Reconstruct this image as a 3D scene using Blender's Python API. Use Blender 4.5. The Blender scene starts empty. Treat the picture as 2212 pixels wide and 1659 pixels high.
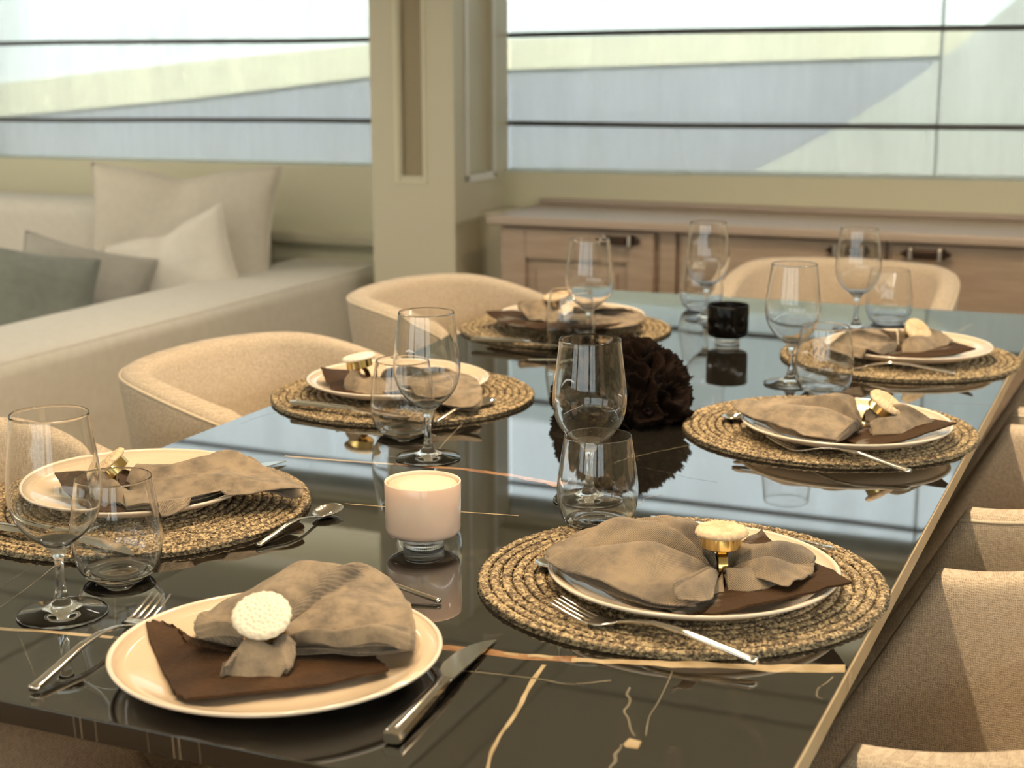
import bpy, bmesh, math, random
from mathutils import Vector, Matrix, noise
random.seed(7)
PI = math.pi
C = bpy.context.scene.collection
S = bpy.context.scene

# ------------------------------------------------------------------ camera
F_PX, PW, PH = 3300.0, 2212.0, 1659.0
CAMZ = 1.25
R = Matrix(((0.9189955689528696, -0.08029900949924208, 0.38600416230713397),
            (0.39426107011259515, 0.19291019901572767, -0.8985231570245608),
            (-0.0023136202503642733, 0.9779252140062413, 0.2089423915154226)))
CAM = Vector((0, 0, CAMZ))
cd = bpy.data.cameras.new('camera'); cam = bpy.data.objects.new('camera', cd); C.objects.link(cam)
cam.matrix_world = Matrix.Translation(CAM) @ R.to_4x4()
cd.sensor_width = 36; cd.lens = F_PX / PW * 36; cd.clip_start = 0.02; cd.clip_end = 200
cd.dof.use_dof = True; cd.dof.focus_distance = 1.6; cd.dof.aperture_fstop = 7.0
S.camera = cam


def ray(px, py):
    return (R @ Vector((px - PW / 2, -(py - PH / 2), -F_PX))).normalized()


def at(px, py, z):                       # a point seen in the photograph, at height z
    d = ray(px, py); return CAM + d * ((z - CAMZ) / d.z)


def aty(px, py, y):                      # the same, on the upright plane Y = y
    d = ray(px, py); return CAM + d * (y / d.y)


# ------------------------------------------------------------------ materials
def new_mat(name):
    m = bpy.data.materials.new(name); m.use_nodes = True
    nt = m.node_tree; b = nt.nodes['Principled BSDF']
    return m, nt, b


def nd(nt, t, **kw):
    n = nt.nodes.new(t)
    for k, v in kw.items():
        if k in ('inputs',):
            for a, c in v.items(): n.inputs[a].default_value = c
        else: setattr(n, k, v)
    return n


def mat(name, col, rough=.5, metal=0, spec=.5, noise_col=None, nscale=20, bump=0, bscale=200, stretch=(1, 1, 1), ior=1.5, trans=0, coat=0, sheen=0, ramp=(.35, .65), detail=4):
    m, nt, b = new_mat(name)
    b.inputs['Base Color'].default_value = (*col, 1); b.inputs['Roughness'].default_value = rough
    b.inputs['Metallic'].default_value = metal; b.inputs['IOR'].default_value = ior
    b.inputs['Specular IOR Level'].default_value = spec
    b.inputs['Transmission Weight'].default_value = trans; b.inputs['Coat Weight'].default_value = coat
    b.inputs['Sheen Weight'].default_value = sheen
    L = nt.links
    if noise_col or bump:
        tc = nd(nt, 'ShaderNodeTexCoord'); mp = nd(nt, 'ShaderNodeMapping'); mp.inputs['Scale'].default_value = stretch
        L.new(tc.outputs['Object'], mp.inputs['Vector'])
    if noise_col:
        n = nd(nt, 'ShaderNodeTexNoise'); n.inputs['Scale'].default_value = nscale; n.inputs['Detail'].default_value = detail
        L.new(mp.outputs[0], n.inputs['Vector'])
        r = nd(nt, 'ShaderNodeValToRGB'); r.color_ramp.elements[0].position = ramp[0]; r.color_ramp.elements[1].position = ramp[1]
        r.color_ramp.elements[0].color = (*noise_col, 1); r.color_ramp.elements[1].color = (*col, 1)
        L.new(n.outputs['Fac'], r.inputs['Fac']); L.new(r.outputs['Color'], b.inputs['Base Color'])
    if bump:
        n2 = nd(nt, 'ShaderNodeTexNoise'); n2.inputs['Scale'].default_value = bscale; n2.inputs['Detail'].default_value = 2
        L.new(mp.outputs[0], n2.inputs['Vector'])
        bp = nd(nt, 'ShaderNodeBump'); bp.inputs['Strength'].default_value = bump; bp.inputs['Distance'].default_value = .002
        L.new(n2.outputs['Fac'], bp.inputs['Height']); L.new(bp.outputs['Normal'], b.inputs['Normal'])
    return m


def woven(name, col, col2, period=.0012, bump=.5, rough=.9, dist=.0006, warp=.3, rot=0, mottle=40, contrast=.28, lo=.28, hi=.80):
    """cloth: warp and weft threads laid out in metres on the UV map, broken up by noise"""
    m, nt, b = new_mat(name); L = nt.links
    b.inputs['Roughness'].default_value = rough; b.inputs['Specular IOR Level'].default_value = .2
    b.inputs['Sheen Weight'].default_value = .15
    uv = nd(nt, 'ShaderNodeUVMap'); uv.uv_map = 'UVMap'
    mp = nd(nt, 'ShaderNodeMapping'); mp.inputs['Rotation'].default_value = (0, 0, rot); L.new(uv.outputs[0], mp.inputs[0])
    n0 = nd(nt, 'ShaderNodeTexNoise'); n0.inputs['Scale'].default_value = .22 / period; n0.inputs['Detail'].default_value = 2
    L.new(mp.outputs[0], n0.inputs['Vector'])
    sp_ = nd(nt, 'ShaderNodeSeparateXYZ'); L.new(mp.outputs[0], sp_.inputs[0]); ws = []
    for ax in ('X', 'Y'):
        ml = nd(nt, 'ShaderNodeMath', operation='MULTIPLY'); ml.inputs[1].default_value = 2 * PI / period; L.new(sp_.outputs[ax], ml.inputs[0])
        ad = nd(nt, 'ShaderNodeMath', operation='MULTIPLY_ADD'); ad.inputs[1].default_value = warp * 12
        L.new(n0.outputs['Fac'], ad.inputs[0]); L.new(ml.outputs[0], ad.inputs[2])
        sn = nd(nt, 'ShaderNodeMath', operation='SINE'); L.new(ad.outputs[0], sn.inputs[0]); ws.append(sn)
    mx = nd(nt, 'ShaderNodeMath', operation='MAXIMUM'); L.new(ws[0].outputs[0], mx.inputs[0]); L.new(ws[1].outputs[0], mx.inputs[1])
    tc = nd(nt, 'ShaderNodeTexCoord')
    big = nd(nt, 'ShaderNodeTexNoise'); big.inputs['Scale'].default_value = mottle; big.inputs['Detail'].default_value = 7; big.inputs['Roughness'].default_value = .65
    L.new(tc.outputs['Object'], big.inputs['Vector'])
    ad2 = nd(nt, 'ShaderNodeMath', operation='MULTIPLY_ADD'); ad2.inputs[1].default_value = contrast
    L.new(mx.outputs[0], ad2.inputs[0]); L.new(big.outputs['Fac'], ad2.inputs[2])
    r = nd(nt, 'ShaderNodeValToRGB'); r.color_ramp.elements[0].position = lo; r.color_ramp.elements[1].position = hi
    r.color_ramp.elements[0].color = (*col2, 1); r.color_ramp.elements[1].color = (*col, 1)
    L.new(ad2.outputs[0], r.inputs['Fac']); L.new(r.outputs['Color'], b.inputs['Base Color'])
    bp = nd(nt, 'ShaderNodeBump'); bp.inputs['Strength'].default_value = bump; bp.inputs['Distance'].default_value = dist
    L.new(ad2.outputs[0], bp.inputs['Height']); L.new(bp.outputs['Normal'], b.inputs['Normal'])
    return m


M = {}
M['wall'] = mat('cream_wall_paint', (.68, .645, .47), .5)
M['wall_up'] = mat('cream_panel_paint', (.58, .535, .40), .45)
M['slot'] = mat('taupe_inlay', (.30, .24, .15), .6)
M['ceiling'] = mat('ceiling_lining', (.80, .78, .68), .7)
M['dark_groove'] = mat('dark_groove', (.06, .055, .045), .8)
M['floor'] = mat('olive_carpet', (.36, .30, .18), .95, spec=.1, noise_col=(.28, .23, .13), nscale=120, bump=.4, bscale=500)
M['cabinet'] = mat('washed_taupe_wood', (.40, .305, .235), .45, noise_col=(.345, .26, .195), nscale=8, stretch=(1, 1, 12))
M['cabinet_top'] = mat('washed_taupe_top', (.40, .32, .26), .4)
M['bronze'] = mat('dark_bronze', (.05, .03, .02), .35, metal=.8)
M['nickel'] = mat('brushed_nickel', (.6, .55, .5), .3, metal=1)
M['chair'] = woven('cream_woven_upholstery', (.72, .62, .49), (.40, .32, .235), period=.0026, bump=1.0, dist=.0012, warp=1.1, mottle=230, contrast=.15)
M['piping'] = woven('cream_seam', (.74, .65, .51), (.58, .48, .36), period=.003)
M['sofa'] = woven('light_grey_beige_sofa_cloth', (.70, .66, .58), (.62, .58, .50), period=.002, bump=.1, contrast=.05)
M['cush'] = woven('beige_cushion_cloth', (.62, .57, .48), (.55, .50, .41), period=.002, bump=.1, contrast=.05)
M['cush_cream'] = woven('cream_cushion_cloth', (.76, .71, .62), (.69, .64, .55), period=.002, bump=.1, contrast=.05)
M['cush_grey'] = woven('grey_green_cushion_velvet', (.25, .26, .225), (.20, .21, .18), period=.002, bump=.1, contrast=.05)
M['cush_mid'] = woven('stone_grey_cushion_cloth', (.42, .40, .35), (.36, .34, .295), period=.002, bump=.1, contrast=.05)
M['wood'] = mat('dark_leg_wood', (.06, .04, .025), .4)
M['plate'] = mat('glazed_cream_stoneware', (.74, .61, .46), .12, spec=.5, coat=.3)
M['plate_rim'] = mat('plate_rim_glaze', (.84, .75, .63), .12, coat=.3)
M['gold'] = mat('polished_gold', (.86, .66, .30), .12, metal=1)
M['steel'] = mat('polished_steel', (.80, .76, .71), .09, metal=1)
M['coral_w'] = mat('white_coral', (.88, .82, .68), .65, bump=.25, bscale=600)
M['coral_b'] = mat('beige_coral', (.78, .62, .42), .6, noise_col=(.62, .46, .28), nscale=90, bump=.35, bscale=700)
M['leather'] = mat('dark_brown_leather', (.062, .031, .013), .65, spec=.2, noise_col=(.032, .016, .007), nscale=25, bump=.6, bscale=260, detail=8)
M['suede'] = mat('dark_brown_hide_with_grey_nap', (.048, .026, .012), .75, spec=.15, noise_col=(.17, .155, .135), nscale=17, ramp=(.34, .43), bump=.9, bscale=340, detail=8)
M['linen'] = woven('grey_brown_linen', (.39, .30, .195), (.055, .055, .062), period=.0015, bump=.7, dist=.0004, warp=.03, rot=.5, mottle=22, contrast=.30, lo=.42, hi=.86)
M['linen_t'] = woven('taupe_linen', (.36, .285, .20), (.095, .083, .072), period=.0013, bump=.6, dist=.0004, warp=.05, rot=.3, mottle=45, contrast=.17, lo=.34, hi=.74)
M['milk'] = mat('pink_milk_glass', (.82, .63, .52), .12, coat=.5)
M['wax'] = mat('blush_wax', (.82, .63, .50), .5)
for k in ('milk', 'wax'):
    b = M[k].node_tree.nodes['Principled BSDF']; b.inputs['Subsurface Weight'].default_value = .35
    b.inputs['Subsurface Radius'].default_value = (1, .6, .4); b.inputs['Subsurface Scale'].default_value = .01
M['blackglass'] = mat('black_lacquered_glass', (.004, .0035, .0035), .08, ior=1.3, spec=.3)
M['copper'] = mat('copper_lining', (.32, .10, .04), .35, metal=.6)
M['coral_k'] = mat('dark_brown_coral', (.012, .006, .0035), .85, spec=.1, noise_col=(.006, .003, .002), nscale=60, bump=.8, bscale=300)
M['rod'] = mat('dark_blind_batten', (.09, .09, .095), .6)
M['frame'] = mat('white_window_frame', (.78, .76, .70), .4)
M['out_white'] = mat('white_gelcoat', (.70, .75, .735), .4)
M['out_cream'] = mat('cream_boot_stripe', (.60, .57, .40), .5)
M['out_grey'] = mat('blue_grey_topside', (.27, .28, .31), .4)
M['out_near'] = mat('pale_grey_fender_cover', (.42, .43, .38), .5)
M['quay'] = mat('pale_quay_concrete', (.45, .46, .44), .9)

# clear drinking glass
m, nt, b = new_mat('clear_glass')
b.inputs['Base Color'].default_value = (1, 1, 1, 1); b.inputs['Roughness'].default_value = 0.0
b.inputs['IOR'].default_value = 1.5; b.inputs['Transmission Weight'].default_value = 1
M['glass'] = m
# thin window pane: see-through plus a fresnel reflection
m, nt, b = new_mat('window_pane_glass'); nt.nodes.remove(b)
tr = nd(nt, 'ShaderNodeBsdfTransparent'); gl = nd(nt, 'ShaderNodeBsdfGlossy'); gl.inputs['Roughness'].default_value = .02
fr = nd(nt, 'ShaderNodeFresnel'); mx = nd(nt, 'ShaderNodeMixShader'); tr.inputs[0].default_value = (.94, .97, .96, 1)
nt.links.new(fr.outputs[0], mx.inputs[0]); nt.links.new(tr.outputs[0], mx.inputs[1]); nt.links.new(gl.outputs[0], mx.inputs[2])
nt.links.new(mx.outputs[0], nt.nodes['Material Output'].inputs[0]); M['pane'] = m
# sheer roman blind cloth
m, nt, b = new_mat('sheer_blind_cloth'); nt.nodes.remove(b)
tr = nd(nt, 'ShaderNodeBsdfTransparent'); tl = nd(nt, 'ShaderNodeBsdfTranslucent'); df = nd(nt, 'ShaderNodeBsdfDiffuse')
tl.inputs[0].default_value = (.90, .91, .84, 1); df.inputs[0].default_value = (.85, .85, .80, 1)
m1 = nd(nt, 'ShaderNodeMixShader'); m1.inputs[0].default_value = .35
m2 = nd(nt, 'ShaderNodeMixShader')
tc = nd(nt, 'ShaderNodeTexCoord'); mp = nd(nt, 'ShaderNodeMapping'); mp.inputs['Scale'].default_value = (7, 1, 1.1); mp.inputs['Rotation'].default_value = (0, .12, 0)
nz = nd(nt, 'ShaderNodeTexNoise'); nz.inputs['Scale'].default_value = 1.6; nz.inputs['Detail'].default_value = 4
mr = nd(nt, 'ShaderNodeMapRange'); mr.inputs['From Min'].default_value = .3; mr.inputs['From Max'].default_value = .7; mr.inputs['To Min'].default_value = .38; mr.inputs['To Max'].default_value = .52
nt.links.new(tc.outputs['Object'], mp.inputs[0]); nt.links.new(mp.outputs[0], nz.inputs['Vector']); nt.links.new(nz.outputs['Fac'], mr.inputs['Value'])
nt.links.new(mr.outputs[0], m2.inputs[0])
nt.links.new(tl.outputs[0], m1.inputs[1]); nt.links.new(df.outputs[0], m1.inputs[2])
nt.links.new(tr.outputs[0], m2.inputs[1]); nt.links.new(m1.outputs[0], m2.inputs[2])
nt.links.new(m2.outputs[0], nt.nodes['Material Output'].inputs[0]); M['blind'] = m
# polished black marble
m, nt, b = new_mat('polished_black_marble'); L = nt.links
b.inputs['Roughness'].default_value = .025; b.inputs['IOR'].default_value = 3.1; b.inputs['Specular IOR Level'].default_value = .5
tc = nd(nt, 'ShaderNodeTexCoord'); n1 = nd(nt, 'ShaderNodeTexNoise'); n1.inputs['Scale'].default_value = 3; n1.inputs['Detail'].default_value = 6; n1.inputs['Distortion'].default_value = 1.2
L.new(tc.outputs['Object'], n1.inputs['Vector'])
r = nd(nt, 'ShaderNodeValToRGB'); e = r.color_ramp.elements; e[0].position = 0; e[0].color = (.012, .011, .009, 1); e[1].position = 1; e[1].color = (.02, .018, .014, 1)
x = e.new(.495); x.color = (.012, .011, .009, 1); x = e.new(.5); x.color = (.035, .031, .024, 1); x = e.new(.505); x.color = (.013, .012, .010, 1)
L.new(n1.outputs['Fac'], r.inputs[0]); L.new(r.outputs[0], b.inputs['Base Color']); M['marble'] = m
for nm, c1, c2 in (('vein_cream', (.62, .50, .32), (.46, .35, .20)), ('vein_rust', (.20, .085, .035), (.42, .24, .12)), ('vein_pale', (.30, .27, .20), (.16, .14, .10)), ('vein_faint', (.10, .09, .07), (.05, .045, .035))):
    M[nm] = mat('marble_' + nm, c1, .03, ior=3.1, noise_col=c2, nscale=45)
# braided straw
m, nt, b = new_mat('braided_straw'); L = nt.links; b.inputs['Roughness'].default_value = .7; b.inputs['Specular IOR Level'].default_value = .35
tc = nd(nt, 'ShaderNodeTexCoord'); n1 = nd(nt, 'ShaderNodeTexNoise'); n1.inputs['Scale'].default_value = 130; n1.inputs['Detail'].default_value = 3
L.new(tc.outputs['Object'], n1.inputs['Vector'])
r = nd(nt, 'ShaderNodeValToRGB'); e = r.color_ramp.elements; e[0].position = .30; e[0].color = (.06, .045, .033, 1); e[1].position = .72; e[1].color = (.58, .46, .27, 1)
x = e.new(.5); x.color = (.22, .165, .10, 1); vo = nd(nt, 'ShaderNodeTexVoronoi'); vo.inputs['Scale'].default_value = 430; L.new(tc.outputs['Object'], vo.inputs['Vector'])
sv = nd(nt, 'ShaderNodeSeparateColor'); L.new(vo.outputs['Color'], sv.inputs[0])
mxs = nd(nt, 'ShaderNodeMath', operation='MULTIPLY_ADD'); mxs.inputs[1].default_value = .42; L.new(sv.outputs[0], mxs.inputs[0])
ms = nd(nt, 'ShaderNodeMath', operation='MULTIPLY'); ms.inputs[1].default_value = .62; L.new(n1.outputs['Fac'], ms.inputs[0]); L.new(ms.outputs[0], mxs.inputs[2])
L.new(mxs.outputs[0], r.inputs[0])
L.new(r.outputs[0], b.inputs['Base Color'])
n2 = nd(nt, 'ShaderNodeTexNoise'); n2.inputs['Scale'].default_value = 500; L.new(tc.outputs['Object'], n2.inputs['Vector'])
bp = nd(nt, 'ShaderNodeBump'); bp.inputs['Strength'].default_value = .5; bp.inputs['Distance'].default_value = .001
L.new(n2.outputs['Fac'], bp.inputs['Height']); L.new(bp.outputs['Normal'], b.inputs['Normal']); M['straw'] = m


# ------------------------------------------------------------------ object helpers
def obj(name, geo, mt, parent=None, loc=None, smooth=True, rot=None, uvfun=None):
    vs, fs = geo[0], geo[1]
    me = bpy.data.meshes.new(name); me.from_pydata([tuple(v) for v in vs], [], fs); me.update()
    mts = mt if isinstance(mt, (list, tuple)) else [mt]
    for q in mts: me.materials.append(M[q] if isinstance(q, str) else q)
    if len(geo) > 2 and geo[2]:
        me.polygons.foreach_set('material_index', geo[2])
    bm = bmesh.new(); bm.from_mesh(me); bmesh.ops.recalc_face_normals(bm, faces=bm.faces); bm.to_mesh(me); bm.free()
    uvl = me.uv_layers.new(name='UVMap'); cu = []
    for p in me.polygons:
        n_ = p.normal; ax_ = max(range(3), key=lambda q: abs(n_[q]))
        for li in p.loop_indices:
            co = me.vertices[me.loops[li].vertex_index].co
            if uvfun: cu += list(uvfun(co))
            else: cu += [co[(ax_ + 1) % 3], co[(ax_ + 2) % 3]]
    uvl.data.foreach_set('uv', cu)
    if smooth: me.shade_smooth() if smooth is True else me.shade_auto_smooth() if hasattr(me, 'shade_auto_smooth') else me.shade_smooth()
    o = bpy.data.objects.new(name, me); C.objects.link(o)
    if parent: o.parent = parent
    if loc is not None: o.location = loc
    if rot is not None: o.rotation_euler = rot
    return o


def sharp(o, ang=35):
    me = o.data
    me.shade_smooth()
    bm = bmesh.new(); bm.from_mesh(me)
    for e in bm.edges:
        e.smooth = not (len(e.link_faces) == 2 and e.calc_face_angle(0) > math.radians(ang))
    bm.to_mesh(me); bm.free(); return o


def tag(o, label=None, cat=None, group=None, kind=None):
    if label: o['label'] = label
    if cat: o['category'] = cat
    if group: o['group'] = group
    if kind: o['kind'] = kind
    return o


def empty(name, loc, rz=0, label=None, cat=None, group=None):
    o = bpy.data.objects.new(name, None); o.empty_display_size = .02; C.objects.link(o); o.location = loc; o.rotation_euler = (0, 0, rz)
    return tag(o, label, cat, group)


def children(o): return [c for c in bpy.data.objects if c.parent == o]


def copy_tree(o, parent=None):
    c = o.copy(); C.objects.link(c); c.parent = parent
    for ch in children(o): copy_tree(ch, c)
    return c


def join(*gs):
    V, F, I = [], [], []
    for k, g in enumerate(gs):
        n = len(V); V += list(g[0]); F += [tuple(i + n for i in f) for f in g[1]]
        I += list(g[2]) if len(g) > 2 and g[2] else [0] * len(g[1])
    return V, F, I


def xf(g, mtx):
    return ([mtx @ Vector(v) for v in g[0]],) + tuple(g[1:])


def mi(g, i): return g[0], g[1], [i] * len(g[1])


def box(x0, x1, y0, y1, z0, z1, bev=0.0, seg=2):
    bm = bmesh.new(); bmesh.ops.create_cube(bm, size=1)
    for v in bm.verts:
        v.co = Vector((x0 + (v.co.x + .5) * (x1 - x0), y0 + (v.co.y + .5) * (y1 - y0), z0 + (v.co.z + .5) * (z1 - z0)))
    if bev: bmesh.ops.bevel(bm, geom=bm.edges[:], offset=bev, segments=seg, affect='EDGES', profile=.5)
    bm.verts.index_update(); g = ([v.co.copy() for v in bm.verts], [tuple(v.index for v in f.verts) for f in bm.faces]); bm.free(); return g


def lathe(prof, n=64, closed=False, cap0=True, cap1=True, rfun=None):
    V, F = [], []
    for k in range(n):
        a = 2 * PI * k / n
        for (r, z) in prof:
            rr = rfun(r, z, a) if rfun else r
            V.append((rr * math.cos(a), rr * math.sin(a), z))
    m_ = len(prof)
    for k in range(n):
        k2 = (k + 1) % n
        for j in range(m_ if closed else m_ - 1):
            j2 = (j + 1) % m_
            F.append((k * m_ + j, k2 * m_ + j, k2 * m_ + j2, k * m_ + j2))
    if not closed:
        if cap0 and prof[0][0] > 1e-6: F.append(tuple(k * m_ for k in range(n))[::-1])
        if cap1 and prof[-1][0] > 1e-6: F.append(tuple(k * m_ + m_ - 1 for k in range(n)))
    return V, F


def tube(pts, r, n=8, cap=True):
    V, F = [], []; pts = [Vector(p) for p in pts]
    rr = r if isinstance(r, (list, tuple)) else [r] * len(pts)
    for i, p in enumerate(pts):
        t = (pts[min(i + 1, len(pts) - 1)] - pts[max(i - 1, 0)]).normalized()
        up = Vector((0, 0, 1)) if abs(t.z) < .9 else Vector((1, 0, 0))
        s = t.cross(up).normalized(); u = s.cross(t)
        for k in range(n):
            a = 2 * PI * k / n; V.append(p + (s * math.cos(a) + u * math.sin(a)) * rr[i])
    for i in range(len(pts) - 1):
        for k in range(n):
            F.append((i * n + k, i * n + (k + 1) % n, (i + 1) * n + (k + 1) % n, (i + 1) * n + k))
    if cap: F.append(tuple(range(n))[::-1]); F.append(tuple((len(pts) - 1) * n + k for k in range(n)))
    return V, F


def prism(poly, axis, a, b):
    """poly of 2D points extruded along axis from a to b"""
    def P(p, t):
        return {'x': (t, p[0], p[1]), 'y': (p[0], t, p[1]), 'z': (p[0], p[1], t)}[axis]
    n = len(poly); V = [P(p, a) for p in poly] + [P(p, b) for p in poly]
    F = [tuple(range(n)), tuple(range(2 * n - 1, n - 1, -1))] + [(i, (i + 1) % n, n + (i + 1) % n, n + i) for i in range(n)]
    return V, F


def sst(a, b, x):
    t = max(0, min(1, (x - a) / (b - a))); return t * t * (3 - 2 * t)


def catmull(P, t):
    n = len(P) - 1; f = t * n; i = min(int(f), n - 1); f -= i
    p0, p1, p2, p3 = P[max(i - 1, 0)], P[i], P[i + 1], P[min(i + 2, n)]
    return .5 * ((2 * p1) + (p2 - p0) * f + (2 * p0 - 5 * p1 + 4 * p2 - p3) * f * f + (3 * p1 - p0 - 3 * p2 + p3) * f ** 3)


# ------------------------------------------------------------------ room shell
YW = 4.35; CEIL = 1.95; XL, XR, YB = -6.0, 2.6, -2.4; FLZ = 0.0
def struct(name, geo, mt, smooth=False): return tag(obj(name, geo, mt, smooth=smooth), kind='structure')

struct('floor', box(XL - .2, XR + .2, YB - .2, YW + .25, -.1, FLZ), 'floor')
# ceiling with recessed panel joints
cg = [box(XL - .2, XR + .2, YB - .2, YW + .25, CEIL + .012, CEIL + .1)]
xs = [XL - .2, -3.0, -1.60, -1.49, .3, .42, XR + .2]; ys = [YB - .2, -.3, -.28, 1.6, 1.62, 3.69, 3.71, 3.865, 3.885, YW + .25]
panels = []
xe = [(XL - .2, -3.01), (-2.99, -1.61), (-1.48, .3), (.42, XR + .2)]
ye = [(YB - .2, -.3), (-.27, 1.6), (1.63, 3.680), (3.708, 3.855), (3.885, YW + .25)]
for (a, b_) in xe:
    for (c, d) in ye: panels.append(box(a, b_, c, d, CEIL, CEIL + .012))
panels.append(box(-1.60, -1.49, YB - .2, YW + .25, CEIL + .006, CEIL + .012))
panels.append(box(.3, .42, YB - .2, YW + .25, CEIL + .006, CEIL + .012))
struct('ceiling', join(mi(cg[0], 1), *[mi(p, 0) for p in panels]), ['ceiling', 'dark_groove'])

# window wall (far side), sill follows the slight sheer seen in the photo
PXL, PXR, PYF = -2.160, -1.892, 3.99
SILL_L = ((XL, .889), (PXL, .912)); SILL_R = ((PXR, .905), (XR, .951)); WTOP = 1.70
wall = [prism([(XL, FLZ), (PXL, FLZ), SILL_L[1], SILL_L[0]], 'y', YW, YW + .2),
        prism([(PXR, FLZ), (XR, FLZ), SILL_R[1], SILL_R[0]], 'y', YW, YW + .2),
        box(XL, XR, YW, YW + .2, WTOP, CEIL)]
struct('wall_far', join(*wall), 'wall')
struct('trim_1', box(XL, PXL, YW - .03, YW, .655, .69, .006), 'wall_up')
struct('trim_2', join(box(XL, PXL, YW - .012, YW, .0, .60), ), 'wall_up')
# cornice above the blinds
struct('trim_3', box(XL, XR, YW - .07, YW, 1.72, 1.80, .01), 'wall_up')
# pillar between the windows, with a taupe slot in front and a sunken panel at its side
sx0, sx1, sz = -2.062, -1.994, .914
pg = [box(PXL, sx0, PYF, YW + .03, FLZ, CEIL), box(sx1, PXR - .02, PYF, YW + .03, FLZ, CEIL), box(sx0, sx1, PYF + .03, YW + .03, FLZ, CEIL), box(sx0, sx1, PYF, PYF + .03, FLZ, sz)]
pg += [box(PXR - .02, PXR, PYF, 4.08, FLZ, CEIL), box(PXR - .02, PXR, 4.258, YW + .03, FLZ, CEIL), box(PXR - .02, PXR, 4.08, 4.258, FLZ, .914)]
pg.append(box(PXL + .04, PXR - .13, PYF + .1, YW + .2, FLZ, CEIL))
pil = struct('wall_pillar', join(*[mi(g, 0) for g in pg]), ['wall_up'])
slot = obj('slot_inlay', box(sx0 + .002, sx1 - .002, PYF + .012, PYF + .03, sz, CEIL), 'slot', pil, smooth=False)
obj('slot_bead', join(box(-2.082, -2.070, PYF - .004, PYF, sz - .02, CEIL), box(-1.987, -1.982, PYF - .003, PYF, sz - .02, CEIL), box(-2.07, -1.987, PYF - .003, PYF, sz - .02, sz - .014)), 'wall', pil, smooth=False)
obj('side_bead', join(box(PXR, PXR + .006, 4.062, 4.08, .895, CEIL, .002), box(PXR, PXR + .006, 4.258, 4.272, .895, CEIL, .002), box(PXR, PXR + .006, 4.062, 4.272, .893, .914, .002)), 'frame', pil, smooth=False)
struct('wall_left', box(XL - .2, XL, YB - .2, YW + .2, 0, CEIL), 'wall')
struct('wall_right', box(XR, XR + .2, YB - .2, YW + .2, 0, CEIL), 'wall')
# near side wall behind the camera has the other band of windows
struct('wall_near', join(box(XL, XR, YB - .2, YB, 0, .80), box(XL, XR, YB - .2, YB, 1.72, CEIL), box(-2.45, -2.15, YB - .2, YB, .80, 1.72), box(XL, -4.9, YB - .2, YB, .80, 1.72), box(.6, .9, YB - .2, YB, .8, 1.72)), 'wall')
for k, (a, b_) in enumerate(((-4.9, -2.45), (-2.15, .6), (.9, XR))):
    w = struct('window_%d' % (k + 3), box(a, b_, YB - .11, YB - .104, .8, 1.72), 'pane')
    obj('window_frame', join(box(a, b_, YB - .13, YB - .08, .8, .84), box(a, b_, YB - .13, YB - .08, 1.68, 1.72), box(a, a + .04, YB - .13, YB - .08, .8, 1.72), box(b_ - .04, b_, YB - .13, YB - .08, .8, 1.72), box((a + b_) / 2 - .02, (a + b_) / 2 + .02, YB - .13, YB - .08, .8, 1.72)), 'frame', w, smooth=False)
for k, (a, b_, s0) in enumerate(((XL, PXL + .04, SILL_L), (PXR - .13, XR, SILL_R))):
    w = struct('window_%d' % (k + 1), box(a, b_, YW + .12, YW + .126, .86, WTOP), 'pane')
    obj('window_frame', join(box(a, b_, YW + .13, YW + .16, .88, .905), box(a, b_, YW + .13, YW + .16, WTOP - .025, WTOP)), 'frame', w, smooth=False)
    for xm in ((-4.2,) if k == 0 else (-.62, .9)):
        obj('mullion', box(xm - .0025, xm + .0025, YW + .13, YW + .16, .9, WTOP), 'frame', w, smooth=False)


# roman blinds: sheer cloth panel plus dark battens
def blind(name, x0, x1, ybl, rails, zb, ztop, label):
    root = empty(name, ((x0 + x1) / 2, ybl, zb[0]), 0, label, 'blind', 'sheer roman blinds in front of the windows')
    cx = (x0 + x1) / 2; nx, nz = 160, 40; V, F = [], []
    def zline(x, l): return l[0] + (l[1] - l[0]) * (x - x0) / (x1 - x0)
    for j in range(nz + 1):
        for i in range(nx + 1):
            x = x0 + (x1 - x0) * i / nx; z0 = zline(x, zb); z = z0 + (ztop - z0) * j / nz
            w = noise.noise(Vector((x * 3.2 + z * .8, 0, z * .7))) * .008 + noise.noise(Vector((x * 11 + z * 3, 3, z * 1.3))) * .0035
            V.append((x - cx, w, z - zb[0]))
    for j in range(nz):
        for i in range(nx): a = j * (nx + 1) + i; F.append((a, a + 1, a + nx + 2, a + nx + 1))
    obj('cloth_panel', (V, F), 'blind', root)
    for l in rails:
        pts = [(x0 - cx + (x1 - x0) * t / 8, -.012, l[0] + (l[1] - l[0]) * t / 8 - zb[0] + .0025 * math.sin(t * 1.7 + l[0] * 9)) for t in range(9)]
        obj('batten', tube(pts, .0080, 10), 'rod', root)
    obj('hem', tube([(x0 - cx, -.002, zb[0] - zb[0] + .006), (x1 - cx, -.002, zb[1] - zb[0] + .006)], .006, 8), 'blind', root)
    obj('headrail', box(x0 - cx, x1 - cx, -.02, .02, ztop - zb[0], ztop - zb[0] + .02, .004), 'frame', root, smooth=False)
    return root

YBL = YW + .035
blind('roman_blind', XL + .02, PXL - .005, YBL, [(1.02, 1.054), (1.293, 1.308), (1.575, 1.585)], (.884, .909), WTOP - .02, 'sheer white roman blind with dark battens left of the pillar, behind the sofa')
blind('roman_blind', PXR + .005, XR - .02, YBL, [(1.053, 1.075), (1.318, 1.343), (1.59, 1.62)], (.905, .951), WTOP - .02, 'sheer white roman blind with dark battens right of the pillar, above the cabinets')

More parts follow.
